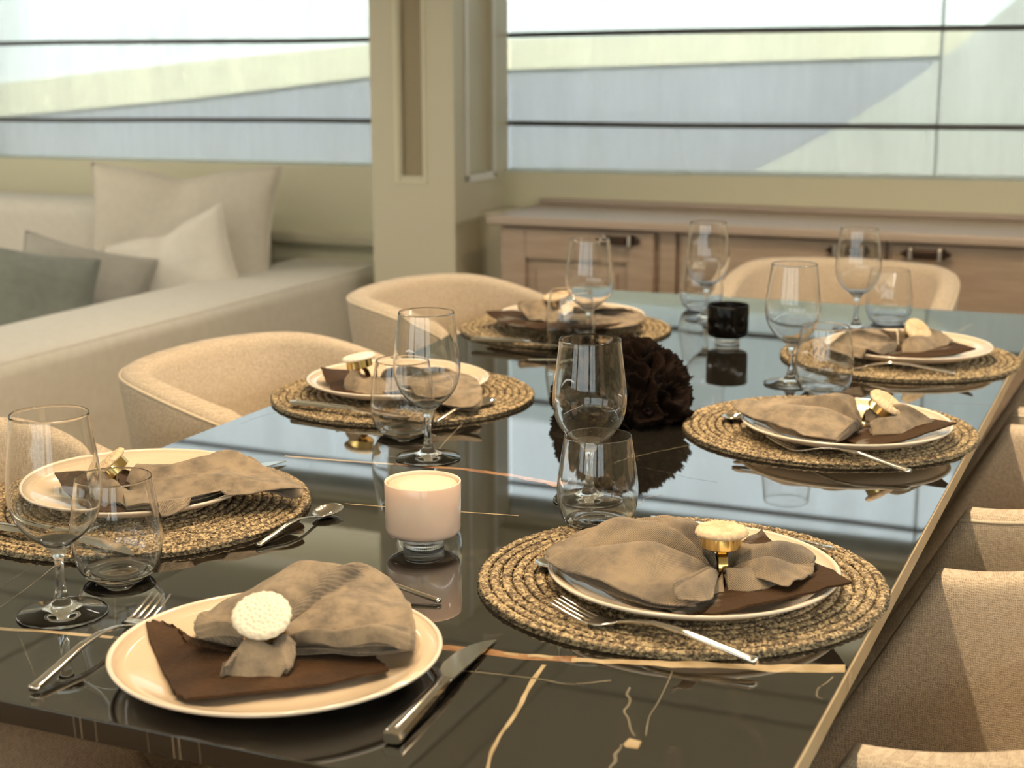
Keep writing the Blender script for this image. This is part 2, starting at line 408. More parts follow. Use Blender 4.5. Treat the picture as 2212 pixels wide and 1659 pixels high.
# ------------------------------------------------------------------ outside: the neighbouring boat
YN = 6.5
def slab(pts, y0, y1):
    V = [(p[0], y0, p[1]) for p in pts] + [(p[0], y1, p[1]) for p in pts]; n = len(pts)
    return V, [tuple(range(n)), tuple(range(2 * n - 1, n - 1, -1))] + [(i, (i + 1) % n, n + (i + 1) % n, n + i) for i in range(n)]
low = [(-18, -.6), (-9.5, .35), (-7.5, .62), (-5.75, .95), (-4.57, 1.05), (-3.51, 1.165), (-2.81, 1.197), (-1.73, 1.23), (-.86, 1.255), (1.5, 1.31), (5, 1.36)]
up = [(-18, .1), (-9.5, .75), (-7.5, .93), (-5.74, 1.123), (-4.56, 1.23), (-3.51, 1.314), (-2.81, 1.331), (-1.73, 1.349), (-.86, 1.365), (1.5, 1.42), (5, 1.47)]
nb = empty('motor_yacht', (-2, YN, -.9), 0, 'large moored yacht with cream stripe and blue-grey hull, seen hazily through the blinds', 'boat')
ofs = Matrix.Translation(Vector((2, -YN, .9)))
obj('hull', xf(slab([(-18, -1.2), (5, -1.2)] + low[::-1], YN + .02, YN + 1.4), ofs), 'out_grey', nb, smooth=False)
obj('stripe', xf(slab(low + up[::-1], YN, YN + 1.4), ofs), 'out_cream', nb, smooth=False)
obj('superstructure', xf(slab(up + [(5, 2.15), (-9.5, 1.75), (-18, 1.3)], YN + .03, YN + 1.5), ofs), 'out_white', nb, smooth=False)
curve = [(-1.9, .70), (-1.55, .80), (-1.23, .972), (-1.0, 1.12), (-.78, 1.29), (-.59, 1.45), (-.35, 1.68), (0.2, 1.9)]
nb2 = tag(obj('fender_cover', xf(slab([(3, -.9), (-3, -.9), (-2.6, .62)] + curve + [(3, 2.0)], 6.1, 6.35), Matrix.Translation(Vector((0, -6.2, .9)))), 'out_near', loc=(0, 6.2, -.9), smooth=False),
          'pale grey curved bow shape outside the right window, nearer than the yacht', 'boat bow')
tag(obj('quay', box(-40, 40, -40, 60, -1.3, -1.2), 'quay', smooth=False), kind='structure')

# ------------------------------------------------------------------ sofa and cushions
sof = empty('corner_sofa', (-2.9, 3.2, 0), 0, 'long light beige corner sofa with low padded sides, below the left window', 'sofa')
so = Matrix.Translation(Vector((2.9, -3.2, 0)))
def sp(name, g, mt='sofa', bv=None): return sharp(obj(name, xf(g, so), mt, sof), 60)
sp('side_rest', box(-2.60, -2.245, .9, 4.27, .10, .62, .035, 4))
sp('backrest', box(-5.6, -2.68, 4.0, 4.29, .10, .795, .05, 4))
sp('seat_base', box(-5.6, -2.605, .9, 4.0, .10, .30, .02, 2))
sp('seat_cushion', box(-3.6, -2.61, .92, 2.4, .30, .46, .045, 4)); sp('seat_cushion', box(-3.6, -2.61, 2.41, 3.99, .30, .46, .045, 4)); sp('seat_cushion', box(-5.6, -3.61, 2.9, 3.99, .30, .46, .045, 4))
sp('seam', join(tube([(-2.262, .93, .612), (-2.262, 4.24, .612)], .004, 6)))
sp('foot', box(-2.35, -2.30, 1.0, 1.05, 0, .10), 'wood'); sp('foot', box(-2.35, -2.30, 4.1, 4.15, 0, .10), 'wood'); sp('foot', box(-5.5, -5.45, 4.1, 4.15, 0, .10), 'wood'); sp('foot', box(-5.5, -5.45, 3.0, 3.05, 0, .10), 'wood')


def pillow(name, loc, w, h, t, rot, mt, label, seed=0, chop=0, piping=None):
    V, F = [], []; n = 36
    for s in (1, -1):
        for j in range(n + 1):
            for i in range(n + 1):
                u = -1 + 2 * i / n; v = -1 + 2 * j / n
                pin = 1 - .10 * (1 - u * u) * abs(v) ** 2; pin2 = 1 - .10 * (1 - v * v) * abs(u) ** 2
                x = u * w / 2 * pin2; y = v * h / 2 * pin
                prof = max(0, (1 - abs(u) ** 3)) ** .55 * max(0, (1 - abs(v) ** 3)) ** .55
                wr = noise.noise(Vector((u * 1.7 + seed, v * 1.7, s))) * .18 + noise.noise(Vector((u * 5, v * 5 + seed, s * 2))) * .06
                zz = s * t / 2 * prof * (1 + wr)
                if chop: y -= chop * h * math.exp(-(u / .28) ** 2) * max(0, v) ** 2; zz *= 1 - .5 * math.exp(-(u / .18) ** 2) * sst(.1, 1, v) * (chop > 0)
                V.append((x, y, zz))
    N = (n + 1) ** 2
    for s in range(2):
        for j in range(n):
            for i in range(n):
                a = s * N + j * (n + 1) + i; F.append((a, a + 1, a + n + 2, a + n + 1) if s == 0 else (a, a + n + 1, a + n + 2, a + 1))
    o = obj(name, (V, F), mt, loc=loc, rot=rot)
    bm = bmesh.new(); bm.from_mesh(o.data); bmesh.ops.remove_doubles(bm, verts=bm.verts, dist=1e-5); bmesh.ops.recalc_face_normals(bm, faces=bm.faces); bm.to_mesh(o.data); bm.free(); o.data.shade_smooth()
    edge = []
    for k in range(81):
        a = k / 80 * 4; q = int(a) % 4; f = a - int(a)
        u, v = [(-1 + 2 * f, -1), (1, -1 + 2 * f), (1 - 2 * f, 1), (-1, 1 - 2 * f)][q]
        pin = 1 - .10 * (1 - u * u) * abs(v) ** 2; pin2 = 1 - .10 * (1 - v * v) * abs(u) ** 2
        y = v * h / 2 * pin
        if chop: y -= chop * h * math.exp(-(u / .28) ** 2) * max(0, v) ** 2
        edge.append((u * w / 2 * pin2, y, 0))
    obj('piping', tube(edge, .004, 6, cap=False), piping or mt, o)
    return tag(o, label, 'cushion', 'cushions in the corner of the sofa')

pillow('cushion', (-2.80, 3.925, .675), .66, .52, .17, (math.radians(80), 0, math.radians(6)), 'cush', 'largest beige square cushion with a dented top, propped in the sofa corner', 1, .045)
pillow('cushion', (-2.68, 3.735, .60), .40, .36, .12, (math.radians(76), math.radians(-20), math.radians(16)), 'cush_cream', 'small cream cushion leaning on the big beige one, nearest the pillar', 4, .05)
pillow('cushion', (-2.86, 3.50, .575), .38, .34, .12, (math.radians(60), math.radians(14), math.radians(30)), 'cush_mid', 'stone grey cushion between the dark grey-green and small cream cushions', 7)
pillow('cushion', (-2.86, 3.25, .575), .44, .38, .17, (math.radians(66), math.radians(14), math.radians(55)), 'cush_grey', 'dark grey-green cushion at the left edge of the photo', 9)

# ------------------------------------------------------------------ cabinet run under the right window
cab_z = (.803, .826)
def cabinet(x0, x1, label, door=True, hx=None, knob2=True):
    root = empty('cabinet', ((x0 + x1) / 2, 4.15, 0), 0, label, 'cabinet', 'taupe cabinets under the right window')
    cx = (x0 + x1) / 2; T = Matrix.Translation(Vector((-cx, -4.15, 0)))
    obj('body', xf(join(box(x0, x1, 3.97, YW, .08, .79), box(x0, x1, 4.0, YW, 0, .08)), T), 'cabinet', root, smooth=False)
    d = []
    fx0, fx1, z0, z1 = x0 + .012, x1 - .012, .11, .783
    d.append(box(fx0, fx1, 3.958, 3.97, z0, z1, .003))
    if door:
        for g in (box(fx0, fx0 + .075, 3.945, 3.958, z0, z1, .003), box(fx1 - .075, fx1, 3.945, 3.958, z0, z1, .003), box(fx0 + .075, fx1 - .075, 3.945, 3.958, z1 - .085, z1, .003), box(fx0 + .075, fx1 - .075, 3.945, 3.958, z0, z0 + .085, .003)): d.append(g)
        d.append(box(fx0 + .105, fx1 - .105, 3.950, 3.958, z0 + .115, z1 - .115, .005))
    dr = obj('door' if door else 'drawer', xf(join(*d), T), 'cabinet', root, smooth=False)
    if hx is not None:
        hz = .762
        h = []
        for s in (-1, 1):
            h.append(xf(prism([(0, -.014), (.022 * s, 0), (0, .014)], 'y', -.012, 0), Matrix.Translation(Vector((hx - cx + s * .042, 3.944 - 4.15, hz)))))
        hd = obj('handle', join(box(hx - cx - .030, hx - cx + .030, 3.915 - 4.15, 3.93 - 4.15, hz - .011, hz + .011, .003), *h), 'bronze', dr, smooth=False)
        [obj('handle_post', box(hx - cx + s * .036 - .005, hx - cx + s * .036 + .005, 3.918 - 4.15, 3.945 - 4.15, hz - .015, hz + .015, .002), 'nickel', dr, smooth=False) for s in (-1, 1)]
    return root

cabinet(-1.74, -1.265, 'taupe panelled cabinet next to the pillar, leftmost of the run', True, -1.375)
cabinet(-1.215, -.66, 'middle taupe cabinet, its handle seen through the tall wine glass', False, -.745)
cabinet(-.655, -.10, 'taupe cabinet with the rightmost dark handle above the far chair', False, -.555)
cabinet(-.095, .50, 'taupe cabinet at the right end of the run', False, None)
for a, b_ in ((-1.262, -1.218),):
    struct('trim_4', box(a, b_, 3.958, YW, 0, .79), 'cabinet')
tag(obj('countertop', join(box(-1.765, .52, 3.925, YW, .79, .815, .006), box(-1.765, .52, YW - .03, YW, .815, .832, .004)), 'cabinet_top', smooth=False), 'long moulded taupe top running over all the cabinets', 'countertop')
struct('trim_5', box(PXR, -1.742, 4.17, YW, 0, .80), 'wall_up')

# ------------------------------------------------------------------ table
TX0, TX1, TY0, TY1, TZ = -1.192, -.2155, .885, 3.143, .75
tb = empty('dining_table', ((TX0 + TX1) / 2, (TY0 + TY1) / 2, 0), 0, 'long polished black marble dining table with cream and rust veins', 'table')
to = Vector(((TX0 + TX1) / 2, (TY0 + TY1) / 2, 0)); TT = Matrix.Translation(-to)
slab_g = box(TX0, TX1, TY0, TY1, .7302, TZ, .0012, 2)
parts = [(slab_g[0], slab_g[1], [5 if max(slab_g[0][i].z for i in f) < TZ - .001 else 0 for f in slab_g[1]])]
def ribbon(pts, w, mtidx, h=.00012, wob=.35, seed=0, jag=0.0, flat=True):
    P = []
    for q in pts:
        v = at(q[0], q[1], TZ) if len(q) == 2 else Vector(q)
        P.append(Vector((min(max(v.x, TX0 + .001), TX1 - .0005), max(v.y, TY0 + .001), 0)))
    n = max(12, int(sum((P[i + 1] - P[i]).length for i in range(len(P) - 1)) / .004)); V, F = [], []
    for i in range(n + 1):
        t = i / n; p = catmull(P, t); q = catmull(P, min(1, t + .002)) - catmull(P, max(0, t - .002)); q.normalize(); s = Vector((-q.y, q.x, 0))
        ww = w if not isinstance(w, (list, tuple)) else w[0] + (w[1] - w[0]) * t
        a = ww * (.5 + wob * noise.noise(Vector((p.x * 40 + seed, p.y * 40, 0)))); b2 = ww * (.5 + wob * noise.noise(Vector((p.x * 40, p.y * 40 + seed, 5))))
        off = s * (noise.noise(Vector((p.x * 60 + seed, p.y * 60, 9))) * jag)
        for e_, zz in ((p + off + s * a, TZ + h), (p + off - s * b2, TZ + h)):
            V.append((min(max(e_.x, TX0 + .0008), TX1 - .0008), max(e_.y, TY0 + .0008), zz))
    for i in range(n): F.append((2 * i, 2 * i + 1, 2 * i + 3, 2 * i + 2))
    return mi((V, F), mtidx)
# materials: 1 cream 2 rust 3 pale 4 faint
parts += [ribbon([(-20, 1356), (120, 1366), (250, 1378), (400, 1390)], .006, 1, seed=1),
          ribbon([(400, 1388), (700, 1393), (900, 1395), (1035, 1406), (1120, 1418), (1245, 1424)], (.009, .014), 2, h=.00008, seed=2, wob=.2),
          ribbon([(1235, 1425), (1400, 1432), (1600, 1440), (1740, 1444), (1838, 1446)], (.008, .021), 1, seed=3, jag=.002),
          ribbon([(1090, 1411), (1105, 1413), (1120, 1414)], .006, 1, h=.0002, seed=4, wob=.4), ribbon([(1140, 1418), (1165, 1417), (1195, 1420)], .007, 1, h=.0002, seed=5, wob=.5),
          ribbon([(985, 1448), (1080, 1457), (1170, 1468), (1230, 1478), (1320, 1470)], .0016, 3, seed=6),
          ribbon([(1175, 1436), (1150, 1472), (1135, 1500), (1118, 1535), (1080, 1590), (1060, 1630), (1052, 1675)], (.0042, .0025), 1, seed=7, wob=.3),
          ribbon([(1035, 1440), (1000, 1480), (940, 1560)], .0010, 4, seed=8),
          ribbon([(1360, 1485), (1352, 1500), (1366, 1512), (1350, 1540), (1362, 1570), (1372, 1590)], .0018, 3, seed=9, jag=.004),
          ribbon([(1340, 1608), (1332, 1630), (1322, 1650), (1318, 1675)], .002, 3, seed=10, jag=.004),
          ribbon([(1452, 1450), (1440, 1480), (1420, 1520), (1402, 1550), (1395, 1590)], .0009, 3, seed=11),
          ribbon([(1800, 1462), (1785, 1475), (1768, 1490), (1766, 1505), (1776, 1510)], .0013, 3, seed=12, jag=.002),
          ribbon([(745, 1088), (850, 1096), (1000, 1106), (1120, 1114)], .0022, 1, seed=13),
          ribbon([(615, 985), (700, 992), (850, 1003)], .006, 1, seed=14), ribbon([(850, 1003), (980, 1012), (1090, 1025), (1210, 1048)], (.006, .014), 2, seed=15),
          ribbon([(0, 1312), (70, 1262), (140, 1205), (190, 1170)], .0013, 3, seed=16), ribbon([(0, 1268), (60, 1230), (110, 1195)], .0010, 4, seed=17),
          ribbon([(40, 1370), (60, 1420), (80, 1470), (95, 1520)], .0011, 4, seed=18), ribbon([(247, 1290), (250, 1330), (248, 1360)], .0012, 4, seed=19),
          ribbon([(940, 980), (965, 950), (1000, 915)], .002, 3, seed=20), ribbon([(1330, 1000), (1400, 980), (1500, 960), (1600, 945)], .0012, 3, seed=21, jag=.003),
          ribbon([(1320, 1000), (1390, 1010), (1480, 1030), (1550, 1042)], .001, 4, seed=22, jag=.003), ribbon([(1380, 1090), (1400, 1075), (1430, 1068)], .0012, 3, seed=23, jag=.004),
          ribbon([(2100, 700), (2060, 720), (2030, 735)], .004, 3, seed=24, jag=.004), ribbon([(1330, 870), (1450, 873), (1600, 878)], .003, 4, seed=25),
          ribbon([(2000, 870), (2100, 872), (2140, 874)], .002, 3, seed=26), ribbon([(520, 915), (560, 900), (600, 890)], .002, 4, seed=27)]
# cream fleck near the front corner
fl = [at(*p, TZ) for p in ((1346, 1608), (1360, 1595), (1386, 1602), (1378, 1618), (1352, 1615))]
parts.append(mi(([(p.x, p.y, TZ + .0002) for p in fl], [tuple(range(5))]), 1))
# the cream vein runs over the edge
ye0 = at(1830, 1445, TZ).y
parts.append(mi(([(TX1 + .0019, ye0 - .010, TZ - .0012), (TX1 + .0019, ye0 + .010, TZ - .0012), (TX1 + .0019, ye0 + .004, .731), (TX1 + .0019, ye0 - .001, .731)], [(0, 1, 2, 3)]), 1))
for px_, w_ in ((158, .0008), (172, .0012), (205, .0007), (372, .0014), (385, .0016), (430, .0007), (318, .0005)):
    xx = at(px_, 1512 + .2 * px_, TZ).x
    parts.append(mi(([(xx, TY0 - .0002, TZ - .0012), (xx + w_, TY0 - .0002, TZ - .0012), (xx + w_ + .001, TY0 - .0002, .7312), (xx + .001, TY0 - .0002, .7312)], [(0, 1, 2, 3)]), 4))
obj('tabletop', xf(join(*parts), TT), ['marble', 'vein_cream', 'vein_rust', 'vein_pale', 'vein_faint', mat('honed_black_marble_edge', (.022, .017, .012), .3, ior=1.45)], tb, smooth=False)
obj('edge_reflection', xf(join(box(TX1, TX1 + .0016, TY0 + .001, TY1 - .001, .7304, .7490)), TT), mat('brown_edge_reflection', (.42, .33, .20), .4, noise_col=(.34, .26, .15), nscale=9), tb, smooth=False)  # brown strip: chairs mirrored in the marble side, painted as colour
obj('apron', xf(box(TX0 + .09, TX1 - .09, TY0 + .35, TY1 - .35, .68, .7302, .004), TT), 'wood', tb, smooth=False)
obj('pedestal', xf(join(box(-.86, -.55, 1.55, 1.65, .03, .68, .01), box(-.86, -.55, 2.55, 2.65, .03, .68, .01), box(-.90, -.51, 1.5, 2.75, 0, .03, .006)), TT), 'wood', tb, smooth=False)


# ------------------------------------------------------------------ tub chairs
def chair_shell(yo=.27, th=.048):
    N, V, F = 72, [], []
    def plan(t, k, z):
        """t 0..1 right arm front -> back -> left arm front; k inset from the outer face"""
        zr = (z - .36) / (.77 - .36)
        tap = .86 + .14 * min(1, max(0, zr)) ** .8
        b = yo * tap - k; back = -.34 * (.84 + .16 * min(1, max(0, zr))) + k
        xf_ = .155 + .185 * (1 - min(1, max(0, (z - .36) / .34)))
        xc = -.06
        s = (t - .5) * 2
        La = xf_ - xc
        arc = 1.15 * (b + (xc - back)) / 2 * PI / 2
        tot = La + arc; d = abs(s) * tot
        if d < arc:
            a = d / arc * PI / 2; ca, sa = math.cos(a), math.sin(a); e = 2 / 2.5
            x = xc + (back - xc) * abs(ca) ** e; y = b * abs(sa) ** e
        else: x = xc + (d - arc); y = b
        return x, math.copysign(y, s) if s else y * 0
    def top(t):
        x, y = plan(t, 0, .75); return .698 + .077 * sst(.14, -.26, x)
    loops = []
    for i in range(N + 1):
        t = i / N; zt = top(t); sec = []
        for z in (.36, .42, .50, .58, .65, zt - .022): sec.append((0, z))
        for a in (25, 50, 75): ar = math.radians(a); sec.append((.018 * (1 - math.cos(ar)), zt - .018 + .018 * math.sin(ar)))
        for a in (75, 50, 25): ar = math.radians(a); sec.append((th - .018 * (1 - math.cos(ar)), zt - .018 + .018 * math.sin(ar)))
        for z in (zt - .022, .65, .58, .50, .42, .36): sec.append((th, z))
        loops.append([Vector((*plan(t, k, z), z)) for k, z in sec])
    m_ = len(loops[0])
    for l in loops: V += l
    for i in range(N):
        for j in range(m_):
            j2 = (j + 1) % m_; F.append((i * m_ + j, (i + 1) * m_ + j, (i + 1) * m_ + j2, i * m_ + j2))
    F.append(tuple(range(m_))); F.append(tuple(N * m_ + j for j in range(m_))[::-1])
    return V, F, loops

def make_chair():
    root = empty('tub_chair', (0, 0, 0))
    V, F, loops = chair_shell()
    obj('backrest', (V, F), 'chair', root, uvfun=lambda c: (.27 * math.atan2(c.y, -(c.x - .05)), c.z))
    obj('piping', tube([l[6] + Vector((0, 0, .001)) for l in loops], .0022, 6), 'piping', root)
    # seat cushion
    n = 40; P = []
    SV, SF = [], []
    rings = [(0.0, .475), (.5, .478), (.9, .472), (.985, .462), (1, .445), (1, .40), (.98, .37), (0, .36)]
    def outl(a, s):
        ca, sa = math.cos(a), math.sin(a); e = 2 / 3.2
        x = math.copysign(abs(ca) ** e, ca) * (.27 if ca > 0 else .235); y = math.copysign(abs(sa) ** e, sa) * .182
        return x * s, y * s
    for s, z in rings:
        for k in range(n): a = 2 * PI * k / n; x, y = outl(a, s); SV.append((x, y, z))
    for j in range(len(rings) - 1):
        for k in range(n): SF.append((j * n + k, j * n + (k + 1) % n, (j + 1) * n + (k + 1) % n, (j + 1) * n + k))
    obj('seat', (SV, SF), 'chair', root)
    obj('seat_frame', box(-.22, .24, -.18, .18, .325, .358, .01), 'wood', root, smooth=False)
    for sx in (-1, 1):
        for sy in (-1, 1):
            obj('leg', tube([(sx * .19, sy * .15, .33), (sx * .23, sy * .19, 0.0)], [.016, .010], 12), 'wood', root)
    return root

proto = make_chair()
CH = [(-1.230, 1.36, 0, 'cream tub chair cut off at the left edge of the photo, behind the wine glass', 'chairs on the sofa side of the table'),
      (-1.195, 2.085, 0, 'cream tub chair on the sofa side, middle one, behind the plate with upright ring', 'chairs on the sofa side of the table'),
      (-1.235, 2.885, 0, 'cream tub chair on the sofa side, furthest one, in front of the pillar', 'chairs on the sofa side of the table'),
      (-.045, 1.415, PI, 'cream tub chair nearest the camera at the right edge of the table', 'chairs along the right edge of the table'),
      (-.045, 2.15, PI, 'cream tub chair at the right edge, between the nearest and the furthest', 'chairs along the right edge of the table'),
      (-.045, 2.76, PI, 'cream tub chair at the right edge, furthest one, mostly cut off', 'chairs along the right edge of the table'),
      (-.68, 3.37, -PI / 2, 'cream tub chair alone at the far head of the table, before the cabinets', 'chairs at the heads of the table'),
      (-.655, .90, PI / 2, 'tub chair at the near head, a strip showing below the front table edge', 'chairs at the heads of the table')]
for i, (x, y, rz, lb, gp) in enumerate(CH):
    o = proto if i == 0 else copy_tree(proto)
    o.location = (x, y, 0); o.rotation_euler = (0, 0, rz); tag(o, lb, 'chair', gp)

# ------------------------------------------------------------------ placemats (coiled braid)
def braid_mat(Rm=.198, pitch=.0112):
    V, F = [], []; NT = 640; nring = 18; m_ = 5
    rows = []
    for q in range(nring):
        rc = Rm - pitch * (q + .5)
        if rc < pitch * .6: break
        nb_ = max(6, round(2 * PI * rc / .0098))
        for j in range(m_):
            s = -1 + 2 * j / (m_ - 1); rows.append((rc, s, nb_, q))
    rows.reverse()
    for (rc, s, nb_, q) in rows:
        for k in range(NT):
            a = 2 * PI * k / NT; f = a * nb_ / (2 * PI)
            ph = f + .55 * abs(s) + (.5 if s > 0 else 0)
            st = abs(math.sin(PI * ph)) ** .7
            cr = max(0, 1 - abs(s) ** 2.6)
            wv = noise.noise(Vector((math.cos(a) * 3, math.sin(a) * 3, q * .7)))
            rk = noise.noise(Vector((f * 2.3, q * 5.1, s * .6))); h = .0040 + (.0028 * cr) * (.30 + .70 * st) + .0011 * rk + .0006 * wv
            rr = rc + s * pitch * .5 + (.0013 * (st - .5) if (q == 0 and s > .9) else 0) + .0008 * wv
            V.append((rr * math.cos(a), rr * math.sin(a), h))
    nr = len(rows)
    for j in range(nr - 1):
        for k in range(NT): F.append((j * NT + k, j * NT + (k + 1) % NT, (j + 1) * NT + (k + 1) % NT, (j + 1) * NT + k))
    F.append(tuple(k for k in range(NT))[::-1])
    b0 = len(V)                                                       # underside
    for k in range(NT): a = 2 * PI * k / NT; V.append(((Rm + .0005) * math.cos(a), (Rm + .0005) * math.sin(a), 0.0))
    for k in range(NT): F.append(((nr - 1) * NT + k, (nr - 1) * NT + (k + 1) % NT, b0 + (k + 1) % NT, b0 + k))
    F.append(tuple(b0 + k for k in range(NT)))
    return V, F

MATH = .0060
SET = {'R1': (-.408, 1.365), 'R2': (-.404, 2.035), 'R3': (-.400, 2.59), 'L3': (-1.025, 2.64), 'L2': (-1.040, 2.005), 'L1': (-1.056, 1.37)}
mlab = {'R1': 'round braided straw placemat nearest the camera on the right, fork lying on it', 'R2': 'round braided straw placemat, middle one on the right side of the table',
        'R3': 'round braided straw placemat at the far right of the table', 'L3': 'round braided straw placemat at the far left, in front of the furthest sofa-side chair',
        'L2': 'round braided straw placemat, middle one on the left side', 'L1': 'round braided straw placemat nearest on the left, behind the wine glass'}
m0 = None
for k, (x, y) in SET.items():
    if m0 is None: m0 = obj('placemat', braid_mat(), 'straw'); o = m0
    else: o = m0.copy(); C.objects.link(o)
    o.location = (x, y, TZ + .0003); o.rotation_euler = (0, 0, random.uniform(0, 6)); tag(o, mlab[k], 'placemat', 'braided placemats on the table')
# a loose straw end sticks out of the nearest mat
obj('loose_end', tube([at(1062, 1290, .753) - Vector((SET['R1'][0], SET['R1'][1], TZ)), at(1052, 1296, .754) - Vector((SET['R1'][0], SET['R1'][1], TZ)), at(1046, 1290, .753) - Vector((SET['R1'][0], SET['R1'][1], TZ))], [.003, .002, .001], 6), 'straw', None).location = (0, 0, 0)
le = bpy.data.objects['loose_end']; le.parent = m0; le.matrix_parent_inverse = (Matrix.Translation(Vector((0, 0, 0))) @ Matrix.Rotation(m0.rotation_euler.z, 4, 'Z')).inverted()

# ------------------------------------------------------------------ plates
PR = .138
def plate_prof():
    top = [(0, .0060), (.085, .0062), (.100, .0082), (.120, .0150), (.1335, .0212)]
    rim = [(.1365, .0222), (.138, .0216)]
    bot = [(.1345, .0188), (.119, .0110), (.100, .0046), (.078, .0030), (.076, .0), (.072, .0), (.070, .0026), (0, .0026)]
    return top, rim, bot
def plate_h(r):
    t = plate_prof()[0] + [(.138, .0222)]
    if r >= .138: return .0222 if r < .142 else -1
    for (a, b_), (c, d) in zip(t, t[1:]):
        if a <= r <= c: return b_ + (d - b_) * (r - a) / (c - a)
    return .0222
PC = {'F': (-.653, 1.023), 'R1': (-.388, 1.337), 'R2': (-.372, 1.990), 'R3': (-.385, 2.585), 'L3': (-1.02, 2.66), 'L2': (-1.052, 2.012), 'L1': (-1.062, 1.385)}
PB = {k: (TZ if k == 'F' else TZ + MATH + .0005) for k in PC}
plab = {'F': 'glazed cream plate nearest the camera, set straight on the marble without a mat', 'R1': 'glazed cream plate on the nearest right-hand placemat', 'R2': 'glazed cream plate on the middle right-hand placemat',
        'R3': 'glazed cream plate on the far right placemat', 'L3': 'glazed cream plate on the far left placemat', 'L2': 'glazed cream plate on the middle left placemat', 'L1': 'glazed cream plate on the nearest left placemat'}
t_, r_, b_ = plate_prof(); p0 = None
for k, (x, y) in PC.items():
    if p0 is None:
        p0 = empty('dinner_plate', (x, y, PB[k])); o = p0
        obj('well', lathe(t_ + [(.1335, .0188)] + b_[1:], 128), 'plate', p0)
        obj('rim', lathe([(.1330, .0208), (.1348, .0224), (.1365, .0228), (.138, .0218), (.1372, .0198), (.1335, .0186)], 128, closed=True), 'plate_rim', p0)
    else: o = copy_tree(p0)
    o.location = (x, y, PB[k]); tag(o, plab[k], 'plate', 'dinner plates on the table')

# ------------------------------------------------------------------ sheets of cloth and leather laid on the plates
def surf_z(key, x, y):
    cx, cy = PC[key]; r = math.hypot(x - cx, y - cy); h = plate_h(r)
    return PB[key] + h if h > 0 else -1

def fan(key, center, curve, z0, nu=36, nv=90, pleat=6, pamp=.006, dome=.012, wr=.003, base=.003, rw=.014, lift=0.0, seed=0, bulge=.0, ax=None, floor=TZ, endnoise=.0015, sag=1.0, ruf=.0035):
    """cloth gathered at 'center' and spread to the outline 'curve' (points (px,py,z))"""
    P = [at(*p) for p in curve]; c = Vector(center)
    V, F = [], []
    a0 = (P[0] - c); a1 = (P[-1] - c)
    for i in range(nu + 1):
        u = i / nu
        for j in range(nv + 1):
            v = j / nv; e_ = catmull(P, v)
            e_ = e_ + (e_ - c).normalized() * noise.noise(Vector((v * 22, seed, 1))) * endnoise
            d = (e_ - c); dn = Vector((d.x, d.y, 0)).normalized()
            st = c + dn * rw * .8
            uu = u ** .92
            p = st.lerp(e_, uu)
            z = z0 + (e_.z - z0) * uu ** sag
            z += dome * math.sin(PI * min(1, u ** .8)) * (.35 + .65 * math.sin(PI * min(1, max(0, v))))
            z += pamp * (1 - u) ** .8 * math.sin(2 * PI * pleat * v + seed * 1.3 + .8 * math.sin(3 * u)) * (.35 + u)
            z += wr * noise.noise(Vector((p.x * 28 + seed, p.y * 28, seed * 2.1))) * 2 * min(1, u * 2 + .2)
            z += lift + ruf * math.sin(2 * PI * (2.3 + seed % 1.7) * v + seed * 2.9) * uu ** 3
            lo = max(surf_z(key, p.x, p.y), floor + (.0062 if key != 'F' else .001)) + base
            if z < lo: z = lo
            V.append(Vector((p.x, p.y, z)))
    for i in range(nu):
        for j in range(nv): a = i * (nv + 1) + j; F.append((a, a + 1, a + nv + 2, a + nv + 1))
    return V, F

def thick(g, t):
    """give a sheet real thickness (rim closed)"""
    V, F = g[0], g[1]; me = bpy.data.meshes.new('t'); me.from_pydata([tuple(v) for v in V], [], F); me.update()
    ns = [v.normal.copy() for v in me.vertices]; up = sum((n.z for n in ns)) > 0; bpy.data.meshes.remove(me)
    n = len(V); W = [V[i] - ns[i] * (t if up else -t) for i in range(n)]
    cnt = {}
    for f in F:
        for a, b in zip(f, f[1:] + f[:1]): cnt[frozenset((a, b))] = cnt.get(frozenset((a, b)), 0) + 1
    G = list(F) + [tuple(i + n for i in f[::-1]) for f in F]
    for f in F:
        for a, b in zip(f, f[1:] + f[:1]):
            if cnt[frozenset((a, b))] == 1: G.append((b, a, a + n, b + n))
    return list(V) + W, G

def rel(g, o): o = Vector(o); return ([Vector(v) - o for v in g[0]],) + tuple(g[1:])

def hide(key, poly, mt, label, base=.0012, nu=16, seg=10, jag=.0022, seed=0, t=.0022):
    P = [at(*p) for p in poly]; n = len(P); c = sum(P, Vector()) / n; ring = []
    for i in range(n):
        p1, p2 = P[i], P[(i + 1) % n]; L_ = (p2 - p1); nr_ = Vector((L_.y, -L_.x, 0)).normalized()
        for k in range(seg):
            f = k / seg; ring.append(p1.lerp(p2, f) + nr_ * noise.noise(Vector((i * 3 + f * 3.1, seed, 0))) * jag * 2 * math.sin(PI * f) ** .5)
    V, F = [c.copy()], []; m_ = len(ring)
    for i in range(1, nu + 1):
        for p in ring: V.append(c.lerp(p, i / nu))
    for j in range(m_):
        F.append((0, 1 + j, 1 + (j + 1) % m_))
        for i in range(nu - 1): a = 1 + i * m_ + j; b2 = 1 + i * m_ + (j + 1) % m_; F.append((a, a + m_, b2 + m_, b2))
    for v in V:
        s = surf_z(key, v.x, v.y)
        lo = (s if s > 0 else PB[key] + .0222) + base + t
        v.z = max(v.z, lo) + .0007 * noise.noise(v * 30)
    g = thick((V, F), t); o = Vector((c.x, c.y, PB[key] + .006))
    ob = obj('leather_sheet', rel(g, o), mt, loc=o); sharp(ob, 50)
    return tag(ob, label, 'leather sheet', 'torn leather sheets on the plates')

